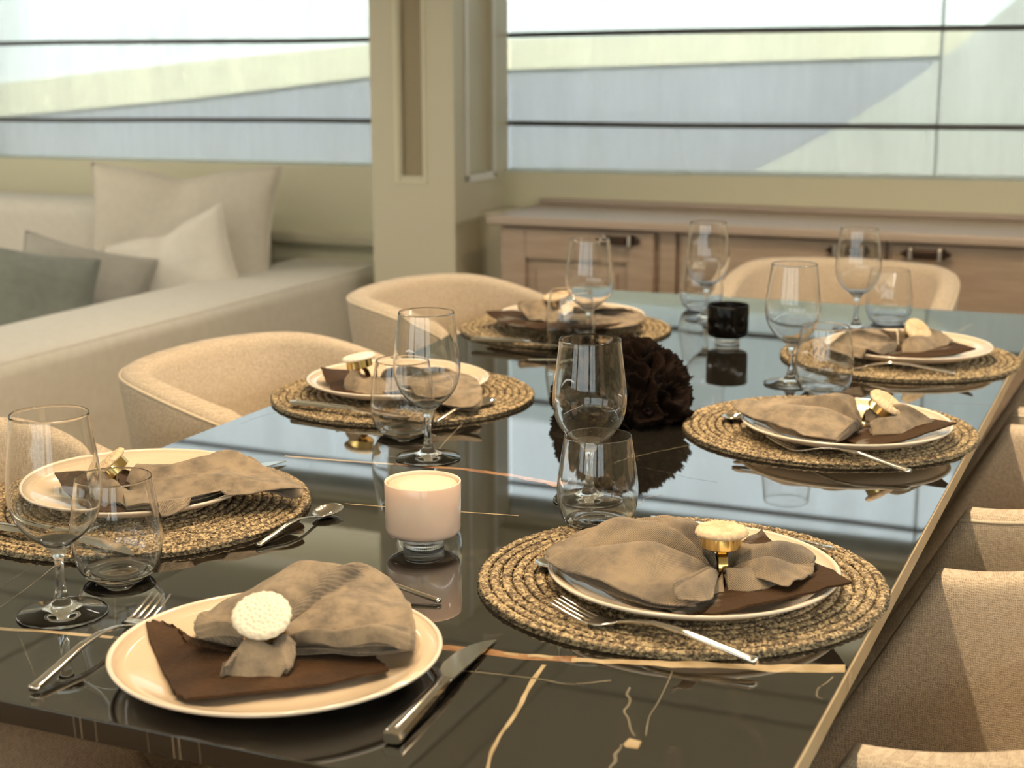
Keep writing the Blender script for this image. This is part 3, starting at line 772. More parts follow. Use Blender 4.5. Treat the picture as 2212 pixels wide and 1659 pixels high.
hide('F', [(318, 1374, .760), (352, 1366, .760), (385, 1370, .760), (402, 1390, .760), (450, 1376, .759), (620, 1350, .759), (800, 1402, .762), (818, 1424, .763), (840, 1444, .766), (700, 1476, .764), (540, 1494, .765), (398, 1508, .768), (372, 1484, .764)], 'leather', 'dark brown leather piece under the napkin on the nearest plate', seed=1)
hide('R1', [(1400, 1290, .77), (1455, 1322, .774), (1540, 1326, .776), (1640, 1302, .778), (1740, 1280, .782), (1840, 1256, .792), (1790, 1226, .786), (1700, 1190, .776), (1645, 1155, .775), (1590, 1175, .770), (1480, 1220, .768)], 'suede', 'dark brown hide with a pointed tip over the rim, on the nearest right plate', seed=2)
hide('R2', [(1780, 930, .768), (1835, 952, .770), (1872, 964, .774), (1950, 950, .778), (2066, 913, .794), (2015, 904, .786), (1940, 900, .776), (1850, 900, .770)], 'suede', 'pointed dark hide under the napkin on the middle right plate', seed=3)
hide('R3', [(1850, 765, .768), (1900, 775, .774), (1980, 774, .776), (2060, 766, .78), (2108, 752, .79), (2060, 738, .782), (1960, 740, .770)], 'suede', 'grey-brown hide on the far right plate', seed=4)
hide('L1', [(118, 1020, .786), (190, 1016, .782), (280, 1015, .772), (330, 1050, .770), (300, 1100, .772), (215, 1112, .776), (160, 1085, .776)], 'leather', 'dark brown leather piece on the nearest left plate, seen through the glasses', seed=5)
hide('L2', [(693, 792, .796), (715, 797, .788), (748, 798, .778), (800, 812, .770), (800, 845, .772), (760, 852, .774), (724, 850, .776), (706, 825, .782)], 'leather', 'curled-up brown leather piece beside the upright ring on the middle left plate', seed=6)
hide('L3', [(1050, 672, .786), (1110, 669, .780), (1200, 680, .770), (1320, 684, .776), (1345, 700, .780), (1270, 716, .778), (1170, 716, .778), (1090, 702, .780)], 'suede', 'mottled grey hide spread over the far left plate', seed=7)

# napkins: key -> ring centre xy, cloth level there, spread outline, tail outline
NK = {
 'F': dict(c=(575, 1392), z=.7745, fan=[(893, 1402, .776), (896, 1352, .782), (868, 1275, .785), (808, 1236, .795), (720, 1218, .815), (620, 1232, .808), (515, 1285, .790), (428, 1334, .778), (432, 1366, .775), (505, 1378, .772)],
           tail=[(640, 1400, .780), (625, 1448, .768), (570, 1468, .762), (488, 1468, .762), (486, 1440, .774), (520, 1395, .782)], m='linen_t', pl=3, dome=.008, extra=[[(884, 1402, .779), (893, 1388, .784), (893, 1366, .789), (880, 1352, .790)], [(428, 1372, .779), (420, 1352, .785), (436, 1330, .788)]],
           label='grey-beige linen napkin spread to the right on the nearest plate'),
 'R1': dict(c=(1556, 1232), z=.784, fan=[(1565, 1282, .775), (1490, 1320, .772), (1420, 1312, .778), (1300, 1268, .785), (1182, 1205, .792), (1210, 1172, .800), (1310, 1130, .812), (1400, 1125, .812), (1480, 1122, .815), (1530, 1150, .806)],
            tail=[(1540, 1165, .80), (1640, 1180, .795), (1740, 1182, .795), (1762, 1210, .792), (1735, 1245, .784), (1640, 1280, .776), (1575, 1282, .774)], m='linen', pl=4, dome=.014, extra=[[(1540, 1290, .782), (1500, 1308, .785), (1462, 1290, .792), (1455, 1262, .800)], [(1700, 1268, .786), (1752, 1240, .790), (1758, 1212, .798)]],
            label='checked grey-brown linen napkin fanned to the left on the nearest right plate'),
 'R2': dict(c=(1868, 915), z=.784, fan=[(1850, 930, .776), (1815, 950, .774), (1770, 957, .774), (1690, 925, .782), (1585, 874, .796), (1690, 860, .804), (1790, 852, .814), (1846, 868, .806)],
            tail=[(1870, 885, .80), (1930, 885, .80), (2010, 905, .792), (2006, 920, .784), (1950, 942, .776), (1885, 942, .774)], m='linen_t', pl=3, dome=.010,
            label='brown linen napkin gathered by a tilted ring on the middle right plate'),
 'R3': dict(c=(1945, 740), z=.784, fan=[(1935, 757, .776), (1880, 772, .774), (1830, 768, .776), (1788, 745, .786), (1835, 722, .802), (1890, 708, .806), (1935, 718, .804)],
            tail=[(1940, 716, .80), (2000, 716, .80), (2058, 732, .788), (2040, 752, .778), (1990, 762, .776), (1950, 760, .776)], m='linen_t', pl=2, dome=.008,
            label='crumpled brown linen napkin on the far right plate'),
 'L1': dict(c=(262, 1052), z=.784, fan=[(275, 1105, .776), (372, 1116, .774), (445, 1078, .782), (560, 1062, .784), (655, 1058, .780), (600, 1018, .79), (500, 981, .806), (400, 1002, .798), (300, 1002, .800)],
            tail=[(285, 1095, .776), (222, 1085, .776), (202, 1060, .784), (236, 1030, .792)], m='linen_t', pl=2, dome=.008,
            label='taupe linen napkin pointing right on the nearest left plate'),
 'L2': dict(c=(795, 820), z=.785, fan=[(835, 855, .774), (905, 862, .776), (1025, 878, .772), (1037, 832, .788), (990, 803, .798), (890, 798, .806), (820, 798, .800)],
            tail=[(850, 848, .774), (810, 858, .770), (756, 852, .770), (745, 822, .790), (778, 798, .802)], m='linen_t', pl=2, dome=.006,
            label='folded beige linen napkin with open layered end, on the middle left plate'),
 'L3': dict(c=(1215, 680), z=.782, fan=[(1225, 705, .776), (1300, 708, .778), (1392, 692, .786), (1372, 672, .796), (1300, 668, .802), (1240, 664, .80)],
            tail=[(1200, 700, .776), (1150, 690, .784), (1120, 664, .802), (1130, 655, .808), (1190, 658, .802)], m='linen_t', pl=2, dome=.006,
            label='brown linen napkin on the far left plate, behind the wine glass')}
for key, d in NK.items():
    z0 = d['z']; c = at(d['c'][0], d['c'][1], z0); sd = sum(map(ord, key))
    gs = []
    for L_ in range(3):
        f2 = [(p[0], p[1] + (0, 4, 9)[L_] * (1 if key in ('F', 'R1') else .5), p[2] - .0045 * L_) for p in d['fan']]
        gs.append(thick(fan(key, c, f2, z0 - .002 * L_, pleat=d['pl'], pamp=.012 if key in ('F', 'R1') else .009, dome=d['dome'] * 1.25 * (1 - .25 * L_), seed=sd % 17 + L_ * .55, base=.0105 - .0036 * L_, wr=.0028 + .0004 * L_, endnoise=.0025), .0011))
    for e_ in d.get('extra', ()):
        gs.append(thick(fan(key, c, e_, z0 + .003, nu=24, nv=40, pleat=1, pamp=.004, dome=.010, seed=3.3, base=.016, wr=.003, ruf=.001), .0012))
    for L_ in range(2):
        f2 = [(p[0], p[1] + 2 * L_, p[2] - .003 * L_) for p in d['tail']]
        gs.append(thick(fan(key, c, f2, z0 - .002 * L_, nu=24, nv=70, pleat=2, pamp=.009, dome=.018 - .009 * L_, seed=sd % 13 + L_, base=.007 - .0025 * L_, wr=.0025), .0011))
    g = join(*gs); o = Vector((c.x, c.y, PB[key] + .008))
    tag(obj('napkin', rel(g, o), d['m'], loc=o, uvfun=lambda c: (c.x, c.y + c.z * .5)), d['label'], 'napkin', 'linen napkins in rings on the plates')


# ------------------------------------------------------------------ napkin rings: gold band, gold drum, coral disc
def coral_disc(r=.0245, t=.008, kind='pits', seed=1):
    rnd = random.Random(seed); V, F = [], []; NR, NT = 34, 110
    pits = []
    if kind == 'pits':
        for _ in range(2500):
            a_, d_ = rnd.uniform(0, 2 * PI), r * .95 * rnd.random() ** .5; x, y = d_ * math.cos(a_), d_ * math.sin(a_)
            if all((x - p[0]) ** 2 + (y - p[1]) ** 2 > .0037 ** 2 for p in pits): pits.append((x, y, rnd.uniform(.0012, .0021)))
    for i in range(NR + 1):
        f = i / NR
        for k in range(NT):
            a = 2 * PI * k / NT; edge = 1 + .018 * math.sin(a * 19 + seed) + .02 * math.sin(a * 3 + seed) + (.02 * abs(math.sin(a * 14)) if kind != 'pits' else 0)
            rr = r * f * edge; x, y = rr * math.cos(a), rr * math.sin(a)
            z = t * (1 - .30 * f ** 2.2 - .45 * max(0, (f - .86) / .14) ** 2)
            if kind == 'pits':
                for (px, py, pr) in pits:
                    dd = (x - px) ** 2 + (y - py) ** 2
                    if dd < 9e-6: z -= .0018 * math.exp(-dd / (pr * pr * .55))
            else:
                z += .0006 * math.sin(a * 28 + 3 * noise.noise(Vector((x * 200, y * 200, 0)))) * f ** .5 + .0009 * noise.noise(Vector((x * 260, y * 260, seed))) - .0015 * math.exp(-(f / .16) ** 2)
            V.append((x, y, z))
    for i in range(NR):
        for k in range(NT): F.append((i * NT + k, i * NT + (k + 1) % NT, (i + 1) * NT + (k + 1) % NT, (i + 1) * NT + k))
    b0 = len(V)
    for k in range(NT): a = 2 * PI * k / NT; V.append((r * .95 * math.cos(a), r * .95 * math.sin(a), 0))
    for k in range(NT): F.append((NR * NT + k, NR * NT + (k + 1) % NT, b0 + (k + 1) % NT, b0 + k))
    F.append(tuple(b0 + k for k in range(NT)))
    return V, F

def strip_ring(rad, w, th, n=56):
    """upright band: loop in the local XZ plane, wide along Y, bottom at z=0"""
    V, F = [], []
    for k in range(n):
        a = 2 * PI * k / n
        for rr, yy in ((rad, -w / 2), (rad, w / 2), (rad - th, w / 2), (rad - th, -w / 2)): V.append((rr * math.cos(a), yy, rad + rr * math.sin(a)))
    for k in range(n):
        k2 = (k + 1) % n
        for j in range(4): F.append((k * 4 + j, k2 * 4 + j, k2 * 4 + (j + 1) % 4, k * 4 + (j + 1) % 4))
    return V, F

def napkin_ring(key, px, py, z, axis_deg, tilt, kind, label, topmt='coral_w', seed=1, discs=1):
    p = at(px, py, z); base = PB[key] + .0068
    root = empty('napkin_ring', (p.x, p.y, base + .0045), 0, label, 'napkin ring', 'gold napkin rings with coral discs')
    rt, tv = Vector((.919, .394, 0)), Vector((.394, -.919, 0))          # rightwards and towards the near end of the table
    up_ = (rt * tilt[0] + tv * tilt[1] + Vector((0, 0, tilt[2]))).normalized()
    ya = rt * math.cos(math.radians(axis_deg)) + tv * math.sin(math.radians(axis_deg)); ya = (ya - up_ * ya.dot(up_)).normalized(); xa = ya.cross(up_)
    root.rotation_euler = Matrix((xa, ya, up_)).transposed().to_euler()
    rad = .0185
    b_ = obj('band', strip_ring(rad, .0085, .0013), 'gold', root); sharp(b_, 40)
    obj('screw', lathe([(0, .0022), (.0016, .002), (.0022, .001), (.0024, 0)], 16), 'steel', b_, loc=(0, -.0043, .030), rot=(PI / 2, 0, 0))
    d_ = obj('drum', lathe([(.0, .0), (.0185, 0), (.0190, .0006), (.0190, .0112), (.0185, .0118), (0, .0118)], 48), 'gold', root, loc=(0, 0, 2 * rad - .0005)); sharp(d_, 20)
    obj('coral_disc', coral_disc(kind=kind, seed=seed), topmt, root, loc=(0, 0, 2 * rad + .0113))
    return root

napkin_ring('F', 575, 1400, .765, 60, (.05, .62, 1), 'pits', 'gold napkin ring topped by a white honeycomb coral disc, on the nearest plate', 'coral_w', 3)
napkin_ring('R1', 1556, 1255, .770, 0, (0, 0, 1), 'rays', 'gold napkin ring with a level beige starburst coral disc, on the nearest right plate', 'coral_b', 5)
napkin_ring('R2', 1868, 928, .770, -10, (.55, .35, 1), 'pits', 'gold napkin ring with tilted beige coral cap, on the middle right plate', 'coral_b', 6)
napkin_ring('L1', 300, 1068, .770, 10, (-.85, .1, 1), 'rays', 'gold napkin ring leaning left above the tumbler, on the nearest left plate', 'coral_b', 7)
napkin_ring('L2', 788, 842, .770, 25, (-.18, -.05, 1), 'rays', 'gold napkin ring standing upright with pale disc, on the middle left plate', 'coral_w', 8)
napkin_ring('L3', 1212, 694, .770, 0, (-.2, .1, 1), 'rays', 'gold napkin ring beside the wine glass on the far left plate', 'coral_b', 9)
napkin_ring('R3', 1948, 752, .768, 10, (.5, .9, 1), 'rays', 'gold napkin ring folded low in the napkin on the far right plate', 'coral_b', 10)

# ------------------------------------------------------------------ glasses
def glass_profile(foot, wall, inner_floor, t=.0008, n=70):
    """wall: outer bowl points from stem/base to the lip; inner face is the same curve moved in by the wall thickness"""
    W_ = [Vector((r, z, 0)) for r, z in wall]; o = [catmull(W_, i / n) for i in range(n + 1)]; inn = []
    for i in range(n, -1, -1):
        d = (o[min(i + 1, n)] - o[max(i - 1, 0)]).normalized(); nrm = Vector((-d.y, d.x, 0)); tt = t + .0012 * (1 - i / n) ** 3
        q = o[i] + nrm * tt
        if q.y > inner_floor[-1][1] + .0004 and q.x > inner_floor[0][0]: inn.append((q.x, q.y))
    L_ = o[-1]; d = (o[-1] - o[-2]).normalized(); nr = Vector((-d.y, d.x, 0)); lip = []
    c = L_ + nr * t / 2
    for a in (30, 60, 90, 120, 150):
        ar = math.radians(a); q = c - nr * math.cos(ar) * t / 2 + d * math.sin(ar) * t / 2; lip.append((q.x, q.y))
    return foot + [(p.x, p.y) for p in o] + lip + inn + inner_floor
def wine_geo():
    foot = [(0, 0), (.0385, 0), (.0408, .0004), (.0415, .0012), (.0405, .0022), (.036, .0030), (.030, .0041), (.024, .0053), (.018, .0068), (.0135, .0086), (.010, .0108), (.0078, .0135), (.0062, .017), (.0052, .0215), (.0046, .027), (.0041, .034), (.0040, .042)]
    wall = [(.0041, .048), (.0050, .0545), (.0080, .0612), (.0150, .0685), (.0255, .0770), (.0335, .0865), (.0390, .0975), (.0418, .110), (.0424, .122), (.0415, .136), (.0395, .152), (.0372, .170), (.0350, .1890)]
    return lathe(glass_profile(foot, wall, [(.0160, .0712), (.008, .0682), (0, .0672)]), 80)
def tumbler_geo():
    foot = [(0, .0012), (.018, .0012), (.0215, 0), (.0255, .0)]
    wall = [(.0275, .0008), (.0345, .0062), (.0390, .0130), (.0425, .0240), (.0440, .0360), (.0438, .050), (.0420, .066), (.0392, .084), (.0362, .1022)]
    return lathe(glass_profile(foot, wall, [(.0300, .0100), (.018, .0080), (0, .0074)], .0009), 80)
wines = [(135, 1326, 'tall clear wine glass nearest the camera, cut close to the left edge'), (1272, 1081, 'clear wine glass in the middle of the table, before the dark coral'),
         (925, 990, 'clear wine glass behind the pink candle holder'), (1272, 746, 'clear wine glass in front of the far left plate'),
         (1525, 690, 'clear wine glass at the far end, left of the black candle holder'), (1707, 830, 'clear wine glass between the black candle holder and the middle right plate'),
         (1848, 711, 'clear wine glass furthest to the right, in front of the far chair')]
w0 = None
for (px, py, lb) in wines:
    if w0 is None:
        g = wine_geo(); w0 = obj('wine_glass', g, 'glass'); o = w0
    else: o = w0.copy(); C.objects.link(o)
    o.location = at(px, py, TZ) + Vector((0, 0, .0004)); tag(o, lb, 'wine glass', 'stemmed wine glasses on the table')
tumb = [(258, 1247, 'round clear tumbler beside the nearest wine glass on the left'), (1290, 1138, 'round clear tumbler in front of the centre wine glass, behind the nearest right napkin'),
        (872, 938, 'round clear tumbler before the middle left placemat'), (1232, 752, 'round clear tumbler before the far left plate'),
        (1514, 668, 'round clear tumbler at the far end, left of the black candle holder'), (1778, 848, 'round clear tumbler in front of the far right placemat'), (1918, 698, 'round clear tumbler furthest right, behind the far right plate')]
w1 = None
for (px, py, lb) in tumb:
    if w1 is None: w1 = obj('tumbler', tumbler_geo(), 'glass'); o = w1
    else: o = w1.copy(); C.objects.link(o)
    o.location = at(px, py, TZ) + Vector((0, 0, .0004)); tag(o, lb, 'tumbler', 'stemless tumblers on the table')

# ------------------------------------------------------------------ candle holders
def ribbed(r, z, a): return r * (1 + .018 * math.cos(a * 60)) if .0195 < r < .0235 and .001 < z < .0125 else r
def candle(px, py, body, inner, label, cup_h=.0575, r=.0392, deep=0.0):
    p = at(px, py, TZ); root = empty('candle_holder', p + Vector((0, 0, .0003)), 0, label, 'candle holder', 'candle holders on the table')
    obj('foot', lathe([(0, 0), (.0200, 0), (.0212, .0012), (.0212, .0035), (.0212, .0080), (.0212, .0115), (.0205, .0128), (0, .0128)], 240, rfun=ribbed), 'glass', root)
    z0 = .0130
    cup = obj('cup', lathe([(0, z0), (.028, z0), (r - .006, z0 + .0004), (r - .0025, z0 + .0018), (r - .0006, z0 + .0045), (r, z0 + .008), (r + .0008, z0 + cup_h - .001), (r + .0004, z0 + cup_h), (r - .0008, z0 + cup_h), (r - .0014, z0 + cup_h - .0006), (r - .0018, z0 + cup_h - .003), (r - .0036, z0 + .012), (r - .008, z0 + .006), (0, z0 + .0055)], 96), body, root)
    obj('wax', lathe([(0, z0 + .0056), (r - .0085, z0 + .0066), (r - .0041, z0 + .0125), (r - .0036, z0 + cup_h - .0035 - deep), (.02, z0 + cup_h - .0045 - deep), (0, z0 + cup_h - .005 - deep)], 64), inner, root)
    return root
candle(915, 1178, 'milk', 'wax', 'short pink milk-glass candle holder on a ribbed clear foot, centre of the table')
candle(1571, 742, 'blackglass', 'copper', 'short black glass candle holder with copper inside, far end of the table', r=.0365, deep=.016)

# ------------------------------------------------------------------ dark coral centrepiece
def brain():
    V, F = [], []; NA, NB_ = 420, 120; Rr, Hh = .112, .118
    for j in range(NB_ + 1):
        th = j / NB_ * (PI * .56)
        for i in range(NA):
            a = 2 * PI * i / NA
            d = Vector((math.sin(th) * math.cos(a), math.sin(th) * math.sin(a), math.cos(th)))
            q = d * 2.3; q = q + Vector((noise.noise(q * 1.4), noise.noise(q * 1.4 + Vector((7, 3, 1))), noise.noise(q * 1.4 + Vector((2, 9, 5))))) * .9
            w = abs(noise.noise(q)) ; w2 = abs(noise.noise(q * 1.9 + Vector((4, 4, 4))))
            ridge = 1 - min(1, w / .16); ridge = ridge ** .8; rid2 = (1 - min(1, w2 / .10)) * .35
            rr = .74 + .26 * max(ridge, rid2) + .03 * noise.noise(d * 9)
            env = 1 + .05 * noise.noise(d * 1.5 + Vector((8, 1, 2)))
            z = d.z * Hh * rr * env + .002
            if th > PI * .45: rr *= 1 - .25 * ((th / PI - .45) / .11)
            V.append((d.x * Rr * rr * env, d.y * Rr * rr * env, max(0, z)))
    for j in range(NB_):
        for i in range(NA): F.append((j * NA + i, j * NA + (i + 1) % NA, (j + 1) * NA + (i + 1) % NA, (j + 1) * NA + i))
    F.append(tuple(NB_ * NA + i for i in range(NA)))
    return V, F
pc = at(1345, 897, TZ)
tag(obj('coral_ornament', brain(), 'coral_k', loc=(pc.x, pc.y, TZ + .0003)), 'dark brown ruffled coral ball in the middle of the table', 'ornament')

# ------------------------------------------------------------------ cutlery (lies along local +X, handle end at x=0)
def bar(xs, ys, zs, ws, ts, n=12, dome=.5):
    V, F = [], []
    for x, y, z, w, t in zip(xs, ys, zs, ws, ts):
        for k in range(n):
            a = 2 * PI * k / n; e_ = .6
            cy = math.copysign(abs(math.cos(a)) ** e_, math.cos(a)); cz = math.copysign(abs(math.sin(a)) ** e_, math.sin(a))
            V.append((x, y + cy * w / 2, z + cz * t / 2))
    m_ = len(xs)
    for i in range(m_ - 1):
        for k in range(n): F.append((i * n + k, i * n + (k + 1) % n, (i + 1) * n + (k + 1) % n, (i + 1) * n + k))
    F.append(tuple(range(n))[::-1]); F.append(tuple((m_ - 1) * n + k for k in range(n)))
    return V, F

def ip(tab, x):
    for (a, b), (c, d) in zip(tab, tab[1:]):
        if x <= c: return b + (d - b) * max(0, (x - a)) / (c - a)
    return tab[-1][1]

def handle_geo(L_, zt):
    N = 40; xs = [L_ * i / N for i in range(N + 1)]
    wt = [(0, .0095), (.002, .0098), (.06, .0085), (.10, .0060), (.125, .0050), (1, .0050)]
    tt = [(0, .0058), (.05, .0048), (.12, .0030), (1, .0026)]
    return bar(xs, [0] * (N + 1), [ip(zt, x) for x in xs], [ip(wt, x) for x in xs], [ip(tt, x) for x in xs])

FZ = [(0, .0035), (.03, .0075), (.07, .0135), (.10, .0145), (.125, .0105), (.140, .0062), (.150, .0040), (.165, .0034), (.185, .0085), (.205, .0150)]
def make_fork():
    root = empty('fork', (0, 0, 0)); 
    obj('handle', handle_geo(.138, FZ), 'steel', root)
    N = 14; xs = [.136 + .026 * i / N for i in range(N + 1)]
    wt = [(.136, .0052), (.142, .012), (.148, .020), (.155, .0235), (.162, .0240)]
    gs = [bar(xs, [0] * (N + 1), [ip(FZ, x) for x in xs], [ip(wt, x) for x in xs], [.0022] * (N + 1))]
    for k in range(4):
        y0 = (-1.5 + k) * .0066; xs = [.160 + .043 * i / 12 for i in range(13)]
        gs.append(bar(xs, [y0 * (1 - .04 * i / 12) for i in range(13)], [ip(FZ, x) for x in xs], [.0036 - .0014 * i / 12 for i in range(13)], [.0022 - .0010 * i / 12 for i in range(13)], n=8))
    obj('tines', join(*gs), 'steel', root); return root
SZ = [(0, .0035), (.03, .0075), (.07, .0140), (.10, .0150), (.125, .0110), (.140, .0070), (.155, .0062)]
def make_spoon():
    root = empty('spoon', (0, 0, 0)); obj('handle', handle_geo(.150, SZ), 'steel', root)
    V, F = [], []; NR, NT = 14, 48; L_, W_ = .031, .0205
    for i in range(NR + 1):
        f = i / NR
        for k in range(NT):
            a = 2 * PI * k / NT; x = math.cos(a) * L_ * f; y = math.sin(a) * W_ * f * (1 + .12 * math.cos(a))
            V.append(Vector((.178 + x, y, .0012 + .0078 * f ** 2.2 + .002 * (math.cos(a) * f))))
    for i in range(NR):
        for k in range(NT): F.append((i * NT + k, i * NT + (k + 1) % NT, (i + 1) * NT + (k + 1) % NT, (i + 1) * NT + k))
    obj('bowl', thick((V, F), .0012), 'steel', root); return root
def make_knife():
    root = empty('knife', (0, 0, 0)); N = 30; xs = [.110 * i / N for i in range(N + 1)]
    wt = [(0, .0150), (.003, .0160), (.05, .0145), (.10, .0125), (.110, .0120)]; tt = [(0, .0085), (.003, .0100), (.05, .0085), (.11, .0055)]
    h_ = obj('handle', bar(xs, [0] * (N + 1), [.0052 + .0030 * x / .11 for x in xs], [ip(wt, x) for x in xs], [ip(tt, x) for x in xs], n=8), 'steel', root); sharp(h_, 30)
    obj('groove', join(bar([.008 + .09 * i / 10 for i in range(11)], [0] * 11, [.0105 + .0012 * i / 10 for i in range(11)], [.0030] * 11, [.0010] * 11, n=6)), 'steel', h_)
    V, F = [], []; N = 36
    for i in range(N + 1):
        t = i / N; x = .108 + .112 * t
        back = -.0060 + .0014 * t; edge = ip([(0, .0065), (.12, .0115), (.35, .0165), (.6, .0165), (.8, .0120), (.93, .0045), (1, -.0040)], t)
        if t > .93: back = -.0046 + 0 * t
        th = .0018 * (1 - .6 * t)
        zb_ = .0086 - .0074 * t; V += [(x, back, zb_ + th / 2), (x, back, zb_ - th / 2), (x, edge, zb_ - .00015), (x, edge, zb_ + .00015)]
    for i in range(N):
        for j in range(4): F.append((i * 4 + j, i * 4 + (j + 1) % 4, (i + 1) * 4 + (j + 1) % 4, (i + 1) * 4 + j))
    F.append((0, 1, 2, 3)); F.append((N * 4 + 3, N * 4 + 2, N * 4 + 1, N * 4))
    b = obj('blade', (V, F), 'steel', root); sharp(b, 25); return root

protos = {'fork': make_fork(), 'spoon': make_spoon(), 'knife': make_knife()}; used = set()
def cut(kind, end, tip, label, anchor='end', z=TZ, mirror=False, lift=0, roll=0, group='cutlery on the table'):
    """handle-end pixel and tip pixel give the direction, real length stays"""
    a = at(end[0], end[1], z + .004); b = at(tip[0], tip[1], z + .006); d = (b - a); d.z = 0; Ln = {'fork': .203, 'spoon': .209, 'knife': .220}[kind]
    d.normalize(); o = protos[kind] if kind not in used else copy_tree(protos[kind]); used.add(kind)
    p = Vector((a.x, a.y, z + .0004)) if anchor == 'end' else Vector((b.x, b.y, z + .0004)) - d * Ln
    o.location = p + Vector((0, 0, lift)); o.rotation_euler = (roll, 0, math.atan2(d.y, d.x)); return tag(o, label, kind, group)
ZM = TZ + MATH
cut('fork', (72, 1488), (400, 1268), 'steel fork on the bare marble, left of the nearest plate')
cut('knife', (845, 1600), (1063, 1370), 'steel knife on the bare marble, right of the nearest plate')
o = cut('spoon', (950, 1296), (800, 1262), 'steel handle lying behind the napkin of the nearest plate'); o.scale = (.72, .72, .72)
cut('fork', (1634, 1428), (1156, 1302), 'steel fork on the front of the nearest right placemat', z=ZM + .0008)
cut('spoon', (1270, 1170), (1110, 1265), 'spoon whose bowl peeks out left of the nearest right plate', 'tip', z=ZM + .0008)
cut('knife', (1796, 1196), (1600, 1150), 'thick knife handle behind the nearest right plate', z=ZM + .0008)
cut('fork', (1965, 1018), (1620, 944), 'steel fork on the front of the middle right placemat', z=ZM + .0008)
cut('spoon', (1660, 860), (1538, 925), 'spoon whose bowl peeks out left of the middle right plate', 'tip', z=ZM + .0008)
cut('fork', (2063, 806), (1840, 790), 'pale steel fork on the front of the far right placemat', z=ZM + .0008)
cut('spoon', (558, 1176), (735, 1090), 'steel spoon hanging over the edge of the nearest left placemat', z=TZ, lift=.0005)
cut('knife', (-60, 1135), (150, 1166), 'steel knife at the front of the nearest left placemat, behind the wine stem', z=ZM + .0008)
cut('knife', (430, 1060), (612, 988), 'knife behind the nearest left plate, only its pointed tip showing', 'tip', z=TZ + .0012)
cut('knife', (632, 873), (895, 905), 'steel knife at the front of the middle left placemat', z=ZM + .0008)
cut('spoon', (998, 888), (1104, 845), 'spoon resting right of the middle left plate', z=ZM + .0008, anchor='tip')
cut('knife', (930, 850), (1058, 805), 'knife behind the middle left plate, only its pointed tip showing', 'tip', z=ZM + .0012)
cut('knife', (1020, 735), (1160, 742), 'steel knife at the front of the far left placemat', z=ZM + .0008)
cut('spoon', (1325, 745), (1385, 712), 'spoon resting right of the far left plate', 'tip', z=ZM + .0008)

# ------------------------------------------------------------------ ceiling spots and lights
l0 = None
spots = [(-.62, .75 + .38 * k) for k in range(7)]
for k, (x, y) in enumerate(spots):
    if l0 is None:
        l0 = empty('ceiling_spot', (x, y, CEIL)); o = l0
        obj('bezel', lathe([(.030, 0), (.042, 0), (.042, -.004), (.036, -.006), (.030, -.004)], 40, closed=True), 'nickel', l0)
    else: o = copy_tree(l0)
    o.location = (x, y, CEIL - .0005); tag(o, 'small round recessed ceiling spot in the row above the table', 'ceiling light', 'ceiling spots above the table')
    ld = bpy.data.lights.new('spot_lamp', 'SPOT'); ld.energy = 23; ld.color = (1, .74, .46); ld.spot_size = math.radians(125); ld.spot_blend = .5; ld.shadow_soft_size = .012
    lo = bpy.data.objects.new('spot_lamp', ld); C.objects.link(lo); lo.location = (x, y, CEIL - .012)
# added fill lamps, unseen: strips that brighten the ceiling, and spots over sofa and walkway
def fill_strip(x, y, z, sx_, sy_, rot, e_, col=(1, .95, .86)):
    ld = bpy.data.lights.new('added_fill_lamp', 'AREA'); ld.shape = 'RECTANGLE'; ld.size = sx_; ld.size_y = sy_; ld.energy = e_; ld.color = col
    lo = bpy.data.objects.new('added_fill_lamp', ld); C.objects.link(lo); lo.location = (x, y, z); lo.rotation_euler = rot
fill_strip(-1.7, YW - .085, 1.815, 8.0, .05, (math.radians(180 - 62), 0, 0), 4)
fill_strip(-1.7, YB + .10, 1.80, 8.0, .05, (math.radians(180 + 70), 0, 0), 85)
fill_strip(XR - .10, 1.0, 1.80, .05, 6.0, (0, math.radians(180 - 70), 0), 62)
fill_strip(XL + .10, 1.0, 1.80, .05, 6.0, (0, math.radians(180 + 70), 0), 62)
struct('trim_6', box(XL, XR, YB, YB + .07, 1.72, 1.79, .01), 'wall_up'); struct('trim_7', box(XR - .07, XR, YB, YW - .08, 1.72, 1.79, .01), 'wall_up'); struct('trim_8', box(XL, XL + .07, YB, YW - .08, 1.72, 1.79, .01), 'wall_up')
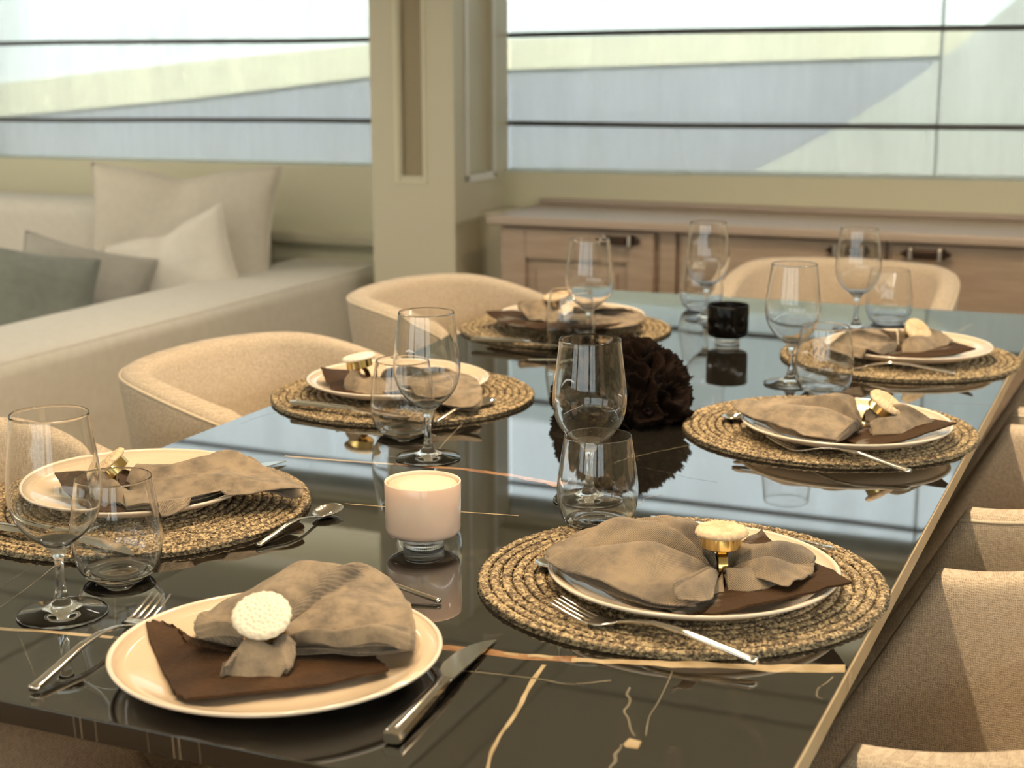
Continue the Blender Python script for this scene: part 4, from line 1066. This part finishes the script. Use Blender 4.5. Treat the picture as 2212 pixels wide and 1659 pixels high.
for k, (x, y) in enumerate(((-3.2, .4), (-3.2, 2.0), (-3.4, 3.3), (-2.0, 3.0), (1.2, .4), (1.2, 2.2), (1.0, 3.5), (-1.0, -1.4))):
    o = copy_tree(l0); o.location = (x, y, CEIL - .0005); tag(o, 'added ceiling spot out of view, filling in light over sofa or walkway', 'ceiling light', 'added fill spots around the room')
    ld = bpy.data.lights.new('spot_lamp', 'SPOT'); ld.energy = 27; ld.color = (1, .90, .74); ld.spot_size = math.radians(140); ld.spot_blend = .8; ld.shadow_soft_size = .05  # unseen spot added to lift the bounced light in the room
    lo = bpy.data.objects.new('spot_lamp', ld); C.objects.link(lo); lo.location = (x, y, CEIL - .012)
# daylight
W = bpy.data.worlds.new('sky'); S.world = W; W.use_nodes = True; nt = W.node_tree; bg = nt.nodes['Background']
tc = nd(nt, 'ShaderNodeTexCoord'); sx = nd(nt, 'ShaderNodeSeparateXYZ'); rp = nd(nt, 'ShaderNodeValToRGB'); mr = nd(nt, 'ShaderNodeMapRange')
mr.inputs['From Min'].default_value = -1; mr.inputs['From Max'].default_value = 1
nt.links.new(tc.outputs['Generated'], sx.inputs[0]); nt.links.new(sx.outputs['Z'], mr.inputs['Value']); nt.links.new(mr.outputs[0], rp.inputs[0]); nt.links.new(rp.outputs[0], bg.inputs[0])
e = rp.color_ramp.elements; e[0].position = .45; e[0].color = (.30, .33, .33, 1); e[1].position = 1; e[1].color = (.66, .80, 1, 1)
x = e.new(.505); x.color = (.90, .94, .93, 1); x = e.new(.62); x.color = (.85, .93, .97, 1)
bg.inputs[1].default_value = 3.1
sd = bpy.data.lights.new('sun', 'SUN'); sd.energy = 6.5; sd.color = (1, .95, .86); sd.angle = math.radians(2)
so_ = bpy.data.objects.new('sun', sd); C.objects.link(so_); so_.rotation_euler = (math.radians(50), 0, math.radians(-20))

# ------------------------------------------------------------------ render look
S.view_settings.view_transform = 'Standard'; S.view_settings.look = 'None'; S.view_settings.gamma = 1; S.view_settings.use_curve_mapping = False
S.view_settings.exposure = 0.0
cy = S.cycles
cy.max_bounces = 12; cy.diffuse_bounces = 3; cy.glossy_bounces = 4; cy.transmission_bounces = 12; cy.transparent_max_bounces = 12
cy.caustics_reflective = False; cy.caustics_refractive = False; cy.sample_clamp_indirect = 6; cy.blur_glossy = .5
cy.use_denoising = True; cy.use_adaptive_sampling = True; cy.adaptive_threshold = .07
cy.use_light_tree = False
